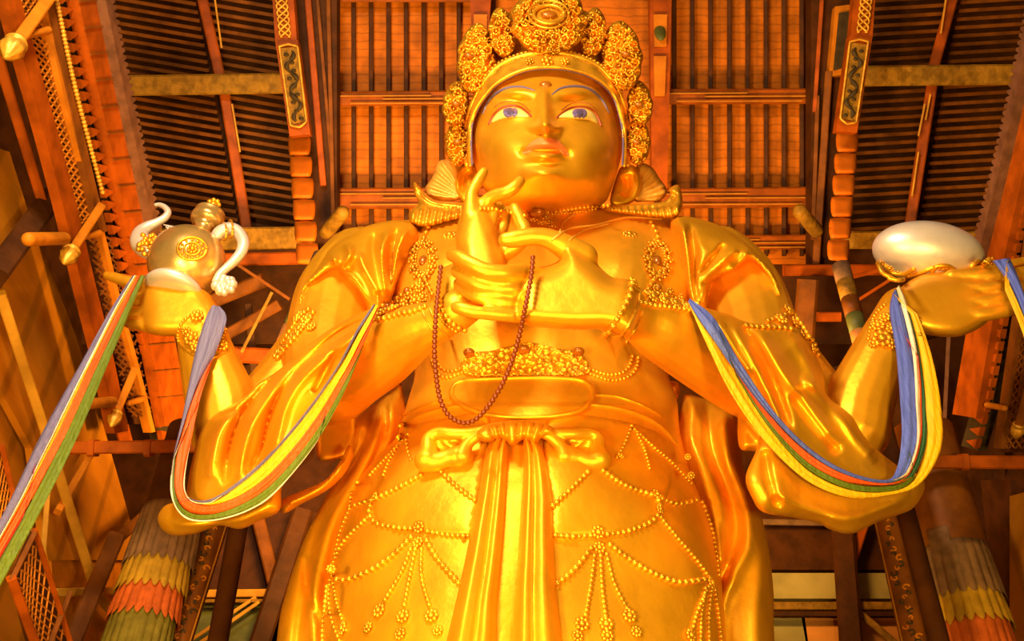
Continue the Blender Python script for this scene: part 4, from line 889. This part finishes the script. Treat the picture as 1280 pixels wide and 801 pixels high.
S(qbar('hip_beam', (250, -15), (276, 100), 32.4, 13, 'wood_red'), 'orange hip beam above the olive beam at the left'); S(qbar('hip_beam', (278, 100), (309, 290), 32.4, 13, 'wood_red'), 'orange hip beam below the olive beam at the left')
S(qbar('hip_beam', (1194, -15), (1164, 95), 32.4, 13, 'wood_red'), 'orange hip beam above the olive beam at the right'); S(qbar('hip_beam', (1166, 100), (1136, 290), 32.4, 13, 'wood_red'), 'orange hip beam below the olive beam at the right')
for p0, p1 in (((290, 130), (300, 190)), ((268, -5), (277, 60)), ((1183, -5), (1176, 42)), ((1156, 130), (1148, 170)), ((1148, 190), (1140, 245)), ((1163, 118), (1157, 150))):
    S(qbar('trim_2', p0, p1, 32.1, 2.2, 'wood_yellow'), 'yellow painted line beside a hip beam')
S(qbar('cross_beam', (158, 107), (360, 104), 31.9, 25, 'wood_olive', 18), 'olive carved beam across the left bay'); S(qbar('cross_beam', (1076, 95), (1272, 93), 31.9, 25, 'wood_olive', 18), 'olive carved beam across the right bay')
S(qbar('cross_beam', (186, 300), (392, 297), 31.0, 28, 'wood_olive', 18), 'carved beam behind the ewer'); S(qbar('cross_beam', (1040, 300), (1230, 300), 31.0, 22, 'wood_olive', 18), 'carved beam behind the bowl')
S(qbar('tie_beam', (190, 326), (408, 322), 30.8, 16, 'wood_red', 16), 'red beam under the carved beam at the left'); S(qbar('tie_beam', (980, 338), (1232, 336), 30.8, 14, 'wood_red', 16), 'red beam under the carved beam at the right')
for a, b, lb in (((408, 290), (428, 266), 'short round beam end by the left shoulder'), ((1020, 288), (1000, 264), 'short round beam end by the right shoulder')):
    o = MB(); o.add(*tube_pts([PQ(*a, 30.2), PQ(*b, 29.6)], [9*30/F]*2, 16)); S(o.build('beam_end', 'wood_olive'), lb)

# ---- gallery along the left wall
def strip(c, w, n=60, wav=0, per=6):
    A = catmull(c, 10); A = resample(A, 3); T = np.gradient(A, axis=0); N = np.stack([-T[:, 1], T[:, 0]], 1); N /= np.linalg.norm(N, axis=1)[:, None]
    k = np.arange(len(A)); L = A+N*(w/2); R = A-N*(w/2+wav*np.abs(np.sin(k*PI/per)))[:, None] if wav else A-N*(w/2)
    return list(map(tuple, L))+list(map(tuple, R[::-1]))
def lattice(name, q, X, nb, mb_, parent, wpx=1.6, plane=PX, fn=None):
    """crossing slats inside the quadrilateral q = (top left, top right, bottom right, bottom left)"""
    q = np.asarray(q, float); B = lambda s, t: (q[0]*(1-s)+q[1]*s)*(1-t)+(q[3]*(1-s)+q[2]*s)*t
    out = MB(); asp = np.linalg.norm(q[3]-q[0])/np.linalg.norm(q[1]-q[0])
    for sg in (1, -1):
        for k in range(-int(nb*asp)-1, nb+int(nb*asp)+2):
            pts = []
            for t in np.linspace(0, 1, 41):
                s = (k/nb)+sg*t*asp*.9
                if 0 <= s <= 1: pts.append((s, t))
            if len(pts) > 1:
                a, b = B(*pts[0]), B(*pts[-1]); a3, b3 = plane(*a, X), plane(*b, X); kk = np.linalg.norm(a3-CAMP)/F
                out.add(*bar_VF(a3, b3, wpx*kk, wpx*kk*.8))
    return out.build(name, mb_, parent, False)
FL = [(110, -20), (127, 60), (147, 150), (166, 240), (183, 320), (202, 420), (222, 530)]
S(xslab('gallery_fascia', strip(FL, 31), -8.3, .25, 'wood_red'), 'broad red fascia board of the left gallery')
mb = MB()
for k, v in enumerate(range(0, 520, 33)):
    u = np.interp(v, [p[1] for p in FL], [p[0] for p in FL]); mb.add(*bar_VF(PX(u-15, v+2, -8.28), PX(u+15, v-1, -8.28), .03, .04))
S(mb.build('fascia_joints', 'wood_brown', None, False), 'dark joints across the left gallery fascia')
S(xslab('gallery_edge', strip([(132, -20), (150, 70), (170, 165), (188, 250), (204, 330)], 7, wav=5, per=3), -8.1, .2, 'wood_violet'), 'wavy dark edge board of the left gallery')
TL = [(80, -10), (102, 80), (127, 190), (148, 290), (168, 370), (188, 440), (210, 550)]
S(xslab('gallery_soffit', strip(TL, 22), -8.6, .2, 'motif_dark'), 'dark board behind the tooth row at the left')
mb = MB(); A = resample(catmull(TL, 8), 15.5)
for k in range(len(A)-1):
    a, b = A[k], A[k+1]; t = (b-a)/np.linalg.norm(b-a); n = np.array([t[1], -t[0]]); 
    tri = [a-n*6+t*2, a-n*6+t*14, a+n*7+t*8]; f = PX(*px(tri), -8.45); g = f+np.array([-.12, 0, 0]); mb.add(list(f)+list(g), [(0, 1, 2), (5, 4, 3), (0, 1, 4, 3), (1, 2, 5, 4), (2, 0, 3, 5)])
S(mb.build('tooth_moulding', 'wood_red', None, False), 'row of pointed wooden teeth along the left gallery')
S(xslab('trim_3', strip([(61, -15), (74, 50), (88, 110), (108, 200), (130, 290)], 9), -8.4, .2, 'wood_brown'), 'moulded rail left of the tooth row')
mb = MB(); A = resample(catmull([(69, -10), (81, 50), (94, 110), (112, 180), (128, 240)], 8), 5)
for a in A: mb.add(ICO1[0]*.055+PX(a[0], a[1], -8.35), ICO1[1])
S(mb.build('trim_4', 'gilt_paint'), 'string of gilt studs on the left gallery rail')
BL = empty('lattice_balustrade', PX(90, 280, -8.5), 'wooden lattice balustrade of the gallery, running down from the top left corner', 'balustrade')
lattice('lattice', [(18, -12), (52, -12), (126, 280), (92, 280)], -8.55, 4, 'wood_orange', BL, 2.2)
lattice('lattice', [(108, 296), (142, 296), (192, 520), (160, 520)], -8.55, 4, 'wood_brown', BL, 2.2)
xslab('backing', [(18, -14), (66, -14), (140, 290), (198, 530), (156, 530), (92, 290)], -9.0, .1, 'wood_dark', BL)
xslab('rail', strip([(12, -20), (34, 60), (62, 160), (88, 260), (112, 360), (134, 450), (152, 540)], 17), -8.45, .2, 'wood_red', BL)
xslab('rail', strip([(53, -20), (68, 50), (80, 110), (104, 200), (128, 290), (150, 380), (172, 460), (192, 540)], 5), -8.43, .2, 'wood_orange', BL)
# carved lotus-bud brackets
def bud_bracket(arm0, tip, stubs, X, lb, k=1.0, m='wood_orange'):
    r = empty('carved_bracket', PX(*tip, X), lb, 'bracket')
    arm0, tip = np.array(arm0, float), np.array(tip, float); d = (tip-arm0)/np.linalg.norm(tip-arm0); neck = tip-d*14*k
    mb = MB(); mb.add(*bar_VF(PX(*arm0, X), PX(*neck, X), 10*k*.0165, 10*k*.0165)); mb.build('arm', m, r, False)
    mb = MB(); prof = [(0, 3), (1, 6), (3, 7), (4, 5), (6, 6.5), (10, 7), (14, 5.5), (18, 3), (21, 1)]
    a, b = PX(*(neck-d*3), X), PX(*(neck-d*3+d*10), X); ax = (b-a)/10; s = np.linalg.norm(ax); ax /= s; e1 = np.cross(ax, [1, 0, 0]); e1 /= np.linalg.norm(e1); e2 = np.cross(ax, e1); n = 24
    V = [a+ax*t*k*s+(e1*math.cos(q)+e2*math.sin(q))*rr*k*s*(1+.10*math.cos(8*q)*(t > 4)) for t, rr in prof for q in np.linspace(0, 2*PI, n, endpoint=False)]
    Fs = [(i*n+j, i*n+(j+1) % n, (i+1)*n+(j+1) % n, (i+1)*n+j) for i in range(len(prof)-1) for j in range(n)]+[tuple(range(n)), tuple(range((len(prof)-1)*n, len(prof)*n))]
    mb.add(V, Fs); mb.build('lotus_bud', 'gilt_paint', r)
    for p0, p1, w in stubs:
        mb = MB(); mb.add(*tube_pts([PX(*p0, X), PX(*p1, X)], [w*.0165/2]*2, 14)); mb.build('cross_stub', 'wood_orange', r)
    return r
bud_bracket((68, -12), (10, 68), [((30, 44), (60, 38), 9)], -8.31, 'lotus-bud bracket arm in the top left corner', 1.25)
bud_bracket((126, 258), (82, 326), [((36, 299), (80, 298), 15), ((104, 296), (124, 291), 8)], -8.31, 'lotus-bud bracket arm left of the ewer')
bud_bracket((168, 462), (140, 530), [((108, 505), (140, 502), 14), ((160, 504), (180, 498), 8)], -8.42, 'lotus-bud bracket arm below the raised hand at the left', .95)
bud_bracket((212, 612), (180, 660), [], -8.8, 'lotus-bud bracket arm above the fringed banner at the left', .95, 'wood_brown')
# lower left: plank wall, posts and braces
S(xslab('plank_wall', [(-30, 175), (12, 190), (34, 260), (60, 330), (95, 420), (126, 520), (160, 640), (176, 700), (60, 700), (40, 560), (-30, 430)], -9.7, .15, 'wood_panel'), 'plank wall under the left gallery')
S(xslab('plank_wall', [(-30, 430), (40, 560), (60, 700), (110, 830), (-60, 830)], -10.0, .15, 'wood_panel'), 'plank wall at the lower left corner')
S(xslab('plank_wall', [(64, 690), (190, 655), (160, 740), (130, 830), (70, 830)], -9.9, .15, 'wood_orange'), 'lit planks beside the fringed banner')
S(xbar('brace', (-8, 345), (62, 250), -9.2, 26, 'wood_dark'), 'dark sloping brace at the left edge'); S(xbar('post', (-4, 66), (52, 250), -9.2, 11, 'wood_red'), 'red post at the left edge')
S(xbar('post', (0, 366), (57, 541), -9.3, 11, 'wood_yellow'), 'pale post crossing the plank wall'); S(xbar('post', (57, 541), (117, 730), -9.3, 11, 'wood_yellow'), 'pale post behind the long scarf')
S(xbar('brace', (72, 640), (118, 560), -9.4, 8, 'wood_orange'), 'orange brace below the long scarf')
S(xbar('brace', (86, 812), (145, 672), -8.9, 20, 'wood_brown'), 'dark forked strut lower left'); S(xbar('brace', (140, 680), (208, 620), -8.9, 12, 'wood_brown'), 'upper arm of the dark forked strut')
S(xbar('rail', (66, 741), (176, 737), -9.5, 9, 'wood_yellow'), 'rail left of the fringed banner'); S(xbar('brace', (122, 742), (156, 784), -9.5, 11, 'wood_yellow'), 'short brace left of the fringed banner')
S(xbar('post', (60, 610), (53, 700), -8.7, 6, 'wood_yellow'), 'narrow bright batten under the long scarf')
S(xbar('post', (120, 410), (158, 556), -9.4, 16, 'wood_red'), 'red post behind the bracket'); S(xslab('trim_5', strip([(92, 300), (112, 380), (134, 460), (150, 540)], 12), -9.0, .2, 'wood_dark'), 'dark strip standing in for the shade of the gap beside the balustrade')  # last strip is dark wood standing in for shade in the open gap
LT = empty('lattice_balustrade', PX(60, 801, -8.0), 'lower lattice balustrade in the bottom left corner', 'balustrade')
lattice('lattice', [(22, 722), (46, 672), (92, 820), (50, 820)], -8.05, 5, 'wood_orange', LT, 1.8)
xslab('backing', [(18, 722), (44, 664), (96, 830), (46, 830)], -8.5, .1, 'wood_dark', LT)
for p0, p1, w, m in (((14, 722), (48, 815), 10, 'wood_red'), ((43, 662), (92, 815), 6, 'wood_red'), ((14, 726), (44, 664), 6, 'wood_brown'), ((58, 815), (88, 740), 6, 'wood_brown')): xbar('frame_bar', p0, p1, -8.0, w, m, parent=LT)
LT2 = empty('lattice_balustrade', PX(5, 650, -7.9), 'fragment of lattice balustrade at the left edge under the long scarf', 'balustrade')
lattice('lattice', [(-14, 590), (4, 560), (20, 640), (0, 690)], -7.9, 3, 'wood_orange', LT2, 1.6); xbar('frame_bar', (2, 556), (24, 650), -7.85, 6, 'wood_red', parent=LT2); xslab('backing', [(-16, 590), (4, 556), (24, 650), (0, 694)], -8.3, .1, 'wood_dark', LT2)
# iron tie rods
for p0, p1, lb in (((70, 560), (330, 556), 'red tie rod reaching from the left gallery to the statue'), ((1100, 577), (1330, 578), 'red tie rod reaching from the statue to the right gallery')):
    r = empty('tie_rod', P(*p0, 2.5), lb, 'rod')
    ybar('rod', p0, p1, 2.5 if p0[0] < 600 else 3.15, 15, 'wood_red', parent=r)
    for t in (.18, .45):
        mb = MB()
        u = p0[0]+(p1[0]-p0[0])*t; a = P(u, 560 if p0[0] < 600 else 577.5, 2.5 if p0[0] < 600 else 3.15); mb.add(*bar_VF(a-np.array([.06, 0, 0]), a+np.array([.06, 0, 0]), .33, .33))
        mb.build('collar', 'wood_red', r, False)
# dark timber behind the ewer and behind the bowl
for p0, p1, D, w, m, lb in (((296, 330), (362, 374), 29, 4, 'wood_brown', 'thin brace behind the ewer'), ((340, 365), (302, 440), 29, 4, 'wood_olive', 'thin leaning stick behind the ewer'), ((240, 440), (345, 446), 29.5, 20, 'wood_red', 'red beam behind the raised forearm at the left'), ((206, 400), (330, 350), 30, 18, 'wood_brown', 'sloping dark beam behind the ewer'), ((280, 420), (350, 380), 30, 14, 'wood_brown', 'second sloping dark beam behind the ewer'), ((310, 380), (318, 470), 30.4, 10, 'wood_dark', 'dark upright behind the ewer'),
                            ((212, 340), (220, 560), 30.5, 14, 'wood_brown', 'upright beside the raised wrist at the left'), ((1010, 350), (1000, 480), 30, 26, 'wood_brown', 'dark upright behind the right shoulder'), ((1022, 396), (1050, 396), 29.5, 12, 'wood_red', 'short red block behind the right shoulder'), ((1066, 346), (1130, 330), 29, 5, 'wood_red', 'thin red strut left of the bowl'), ((1068, 378), (1112, 350), 29, 4, 'wood_red', 'thin red strut under the bowl'), ((1186, 420), (1176, 620), 30, 5, 'wood_violet', 'toothed violet edge below the bowl'), ((1150, 430), (1160, 560), 30.5, 24, 'wood_dark', 'dark upright right of the scarf')):
    S(qbar('timber', p0, p1, D, w, m), lb)
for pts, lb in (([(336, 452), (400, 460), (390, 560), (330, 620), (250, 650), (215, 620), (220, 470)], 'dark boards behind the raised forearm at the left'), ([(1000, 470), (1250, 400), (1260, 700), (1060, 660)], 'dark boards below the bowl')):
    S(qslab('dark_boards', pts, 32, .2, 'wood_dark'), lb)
# painted poles by the shoulders
def painted_pole(p0, p1, Y, wpx, lb):
    r = empty('painted_pole', P(*p1, Y), lb, 'pole'); n = 8; cs = ['tier_grey', 'wood_olive', 'wood_brown', 'green_paint', 'plaster_orange', 'tier_grey', 'wood_olive', 'wood_brown']
    for k in range(n):
        a = [p0[i]+(p1[i]-p0[i])*k/n for i in (0, 1)]; b = [p0[i]+(p1[i]-p0[i])*(k+1)/n for i in (0, 1)]; w = wpx/2*float(mpp(*a, Y))
        o = MB(); o.add(*tube_pts([P(*a, Y), P(*b, Y)], [w, w], 20, False)); o.build('painted_segment', cs[k], r)
    c = P(*p1, Y); o = MB(); o.add(*tube_pts([c, (c[0], Y, 0.02)], [wpx/2*float(mpp(*p1, Y))]*2, 20, False)); o.build('pole_shaft', 'wood_dark', r)
painted_pole((402, 320), (326, 500), 4.0, 22, 'thin painted pole behind the shoulder at the left')
painted_pole((1051, 332), (1096, 500), 2.5, 22, 'thin painted pole behind the shoulder at the right')
# carved slim columns and fringed banners around the big columns
def column(name, p0, p1, Y, w0, w1, m, lb):
    o = MB(); A = [np.array(p0)*(1-t)+np.array(p1)*t for t in np.linspace(0, 1, 8)]
    o.add(*tube_pts([P(*a, Y) for a in A], [(w0+(w1-w0)*k/7)/2*float(mpp(*A[k], Y)) for k in range(8)], 32, False)); return S(o.build(name, m), lb)
for p0, p1, lb in (((283, 610), (205, 860), 'slim carved column left of the robe'), ((1100, 610), (1156, 860), 'slim carved column right of the robe')):
    c = column('carved_column', p0, p1, 5.0, 32, 34, 'wood_brown', lb); sg = -1 if p0[0] < 600 else 1
    CB = bvh_of(c); mb = MB(); mb2 = MB()
    for k in range(34):
        t = .08+k*.0245; u = p0[0]+(p1[0]-p0[0])*t; v = p0[1]+(p1[1]-p0[1])*t
        if v > 815: break
        w_ = random.uniform(3, 5.5); ph_ = random.uniform(0, 6); u += random.uniform(-7, 7)
        A = [(u+w_*math.cos(q+ph_)*(.4+.6*q/4), v+w_*.8*math.sin(q+ph_)*(.4+.6*q/4)) for q in np.linspace(0, 4, 9)]
        tube_on(mb if k % 2 else mb2, CB, A, 1.3, .1, 2)
    mb.build('carved_scroll', 'wood_orange', c); mb2.build('carved_scroll', 'motif_dark', c)
    mb = MB(); e = 16*sg*-1 if sg > 0 else 15
    tube_on(mb, CB, [(p0[0]+(p1[0]-p0[0])*t+e*.93, p0[1]+(p1[1]-p0[1])*t) for t in np.linspace(.1, .85, 12)], 1.3, .2, 4); mb.build('gilt_edge', 'wood_line', c)
def banner(p0, p1, Y, w, tiers, lb):
    r = empty('pillar_banner', P(*p1, Y), lb, 'banner')
    for k, (va, vb, m) in enumerate(tiers):
        V = []; n = 192; rows = 7
        for i in range(rows):
            v = va+(vb-va)*i/(rows-1)*1.12; t = (v-p0[1])/(p1[1]-p0[1]); u = p0[0]+(p1[0]-p0[0])*t; c = P(u, v, Y); s = float(mpp(u, v, Y))
            for j in range(n):
                q = 2*PI*j/n; rr = (w/2*(1+.02*k)+5*i/(rows-1))*s*(1+(.02+.06*i/(rows-1))*(abs(math.sin(q*12))-.5)); dz = -.16*abs(math.sin(q*12))*(i == rows-1)
                V.append(c+np.array([rr*math.cos(q), rr*math.sin(q), dz]))
        Fs = [(i*n+j, i*n+(j+1) % n, (i+1)*n+(j+1) % n, (i+1)*n+j) for i in range(rows-1) for j in range(n)]+[tuple(range(n))]
        link('fringe_tier', mesh('fringe_tier', V, Fs), m, r)
    return r
S(column('column', (244, 540), (150, 880), 4.2, 66, 78, 'wood_dark', 'round column inside the fringed banner at the left')); RC = S(column('column', (1152, 540), (1240, 880), 4.2, 76, 92, 'wood_brown', 'round column inside the fringed banner at the right'))
link('faded_patch', mesh('faded_patch', *patch_on(bvh_of(RC), [(1158, 662), (1184, 655), (1196, 700), (1168, 706)], .03, 5, True)), 'tier_grey', RC)
banner((244, 540), (150, 880), 4.2, 74, [(640, 698, 'tier_grey'), (698, 734, 'tier_olive'), (734, 768, 'tier_red'), (768, 830, 'tier_green')], 'fringed cloth banner of stacked coloured tiers around the column at the left')
banner((1152, 540), (1240, 880), 4.2, 84, [(690, 742, 'tier_grey'), (742, 778, 'tier_olive'), (778, 850, 'tier_red')], 'fringed cloth banner of stacked coloured tiers around the column at the right')
# back wall between the columns
for pts, m, lb in (([(240, 640), (420, 640), (420, 736), (240, 736)], 'wood_dark', 'dark back panel left of the robe'), ([(240, 752), (420, 752), (420, 830), (230, 830)], 'green_paint', 'dim green back panel left of the robe'), ([(352, 690), (376, 690), (370, 738), (350, 738)], 'plaster_orange', 'small orange panel left of the robe'), ([(336, 760), (354, 760), (348, 830), (328, 830)], 'plaster_orange', 'lower orange panel left of the robe'),
                   ([(940, 640), (1130, 640), (1130, 712), (940, 712)], 'wood_dark', 'dark back beam right of the robe'), ([(940, 716), (1130, 716), (1130, 748), (940, 748)], 'plaster_green', 'pale green panel right of the robe'), ([(940, 772), (1006, 772), (1014, 830), (940, 830)], 'plaster_green', 'lower pale green panel right of the robe'), ([(1002, 772), (1130, 772), (1130, 830), (1012, 830)], 'plaster_orange', 'lower orange panel right of the robe')):
    S(yslab('wall_panel', pts, 11.5, .2, m), lb)
for p0, p1, w, m, lb in (((236, 742), (420, 740), 9, 'wood_yellow', 'rail on the back wall at the left'), ((236, 751), (420, 750), 4, 'wood_olive', 'thin rail on the back wall at the left'), ((238, 800), (320, 746), 4, 'wood_yellow', 'upper diagonal batten at the left'), ((246, 806), (324, 752), 4, 'wood_yellow', 'lower diagonal batten at the left'), ((318, 630), (343, 730), 15, 'wood_brown', 'leaning post left of the robe'), ((378, 640), (316, 830), 24, 'wood_dark', 'dark leaning post left of the robe'),
                         ((940, 757), (1130, 757), 9, 'wood_olive', 'rail on the back wall at the right'), ((940, 767), (1130, 767), 6, 'wood_dark', 'thin rail on the back wall at the right'), ((1052, 640), (1066, 830), 26, 'wood_dark', 'dark post right of the robe'), ((1082, 650), (1060, 716), 11, 'wood_red', 'red strut right of the robe'), ((1072, 764), (1122, 806), 8, 'wood_olive', 'diagonal batten at the right'), ((940, 652), (1060, 654), 7, 'tier_grey', 'carved strip at the top of the dark beam')):
    S(ybar('timber', p0, p1, 11.0, w, m), lb)
# ---- gallery along the right wall
S(xslab('gallery_edge', [(2*640+1-a if False else a, b) for a, b in strip([(1296, -20), (1276, 70), (1256, 165), (1236, 250), (1216, 330)][::-1], 7, wav=5, per=3)], 10.0, .2, 'wood_violet'), 'wavy dark edge board of the right gallery')
S(xslab('gallery_fascia', strip([(1330, -20), (1300, 70), (1276, 165), (1256, 250), (1238, 330), (1222, 420), (1205, 520)], 30), 10.2, .25, 'wood_red'), 'broad red fascia board of the right gallery')
TR = [(1330, 60), (1298, 165), (1278, 240), (1262, 320), (1246, 410), (1228, 500), (1212, 560)]
S(xslab('gallery_soffit', strip(TR, 22), 10.5, .2, 'motif_dark'), 'dark board behind the tooth row at the right')
mb = MB(); A = resample(catmull(TR, 8), 15.5)
for k in range(len(A)-1):
    a, b = A[k], A[k+1]; t = (b-a)/np.linalg.norm(b-a); n = np.array([-t[1], t[0]])
    tri = [a-n*6+t*2, a-n*6+t*14, a+n*7+t*8]; f = PX(*px(tri), 10.35); g = f+np.array([.12, 0, 0]); mb.add(list(f)+list(g), [(0, 1, 2), (5, 4, 3), (0, 1, 4, 3), (1, 2, 5, 4), (2, 0, 3, 5)])
S(mb.build('tooth_moulding', 'wood_red', None, False), 'row of pointed wooden teeth along the right gallery')
BR = empty('lattice_balustrade', PX(1262, 560, 10.4), 'lattice balustrade of the gallery at the right edge', 'balustrade')
lattice('lattice', [(1292, 300), (1330, 300), (1286, 560), (1252, 560)], 10.5, 4, 'wood_brown', BR, 2.0); xslab('rail', strip([(1284, 300), (1266, 420), (1246, 560)], 9), 10.4, .2, 'wood_brown', BR); xslab('backing', [(1285, 295), (1340, 295), (1290, 565), (1246, 565)], 10.9, .1, 'wood_dark', BR)
bud_bracket((1290, 470), (1270, 545), [((1234, 506), (1256, 510), 8)], 10.3, 'lotus-bud bracket arm at the right edge below the tie of silk', 1.0, 'wood_brown')
S(xslab('plank_wall', [(1262, 620), (1340, 600), (1340, 830), (1262, 830)], 10.8, .15, 'wood_panel'), 'plank wall at the lower right corner')
S(xslab('plank_wall', [(1226, 600), (1262, 600), (1290, 830), (1250, 830)], 11.5, .15, 'wood_dark'), 'dark planks right of the fringed banner')

# ================================================================== LIGHT
W = bpy.data.worlds.new('world'); SC.world = W; W.use_nodes = True
bg = W.node_tree.nodes['Background']; bg.inputs['Color'].default_value = (1, .42, .10, 1); bg.inputs['Strength'].default_value = .20
def area(name, loc, to, size, power, col):
    l = bpy.data.lights.new(name, 'AREA'); l.size = size; l.energy = power; l.color = col; o = bpy.data.objects.new(name, l); COL.objects.link(o)
    o.location = loc; o.rotation_euler = (Vector(to)-Vector(loc)).to_track_quat('-Z', 'Y').to_euler(); return o
warm = (1, .72, .20)
area('flood_or_fill_light', (-6, -13.5, 3.0), (0, 0, 13.5), 1.6, 2850, warm)
area('flood_or_fill_light', (5, -14, 1.8), (1, 0, 13), 1.6, 2300, warm)
area('upper_window_light', (-4, -13, 18), (0, 0, 15), 2.5, 3000, (1, .81, .52))
area('flood_or_fill_light', (-3.5, 4, 13), (-3, 9, 24), 2.0, 3000, (1, .58, .14))  # added fill hidden behind the statue, brightens the left roof boards
area('flood_or_fill_light', (4, 4, 13), (4, 9, 24), 2.0, 1700, (1, .58, .14))  # its weaker twin, an unseen fill added for the right half of the roof
area('flood_or_fill_light', (-4, -9, 4), (-10, 3, 11), 1.5, 800, (1, .60, .16))  # extra fill put in to lift the plank wall at the left
seen = {}
for o in list(SC.objects):
    if o.parent is None and o.get('label'): seen.setdefault(o['label'], []).append(o)
for lb, os_ in seen.items():
    if len(os_) > 1:
        for o in os_:
            if not o.get('group'): o['group'] = lb
vs = SC.view_settings; vs.view_transform = 'Standard'; vs.look = 'None'; vs.gamma = 1; vs.exposure = 0; vs.use_curve_mapping = False
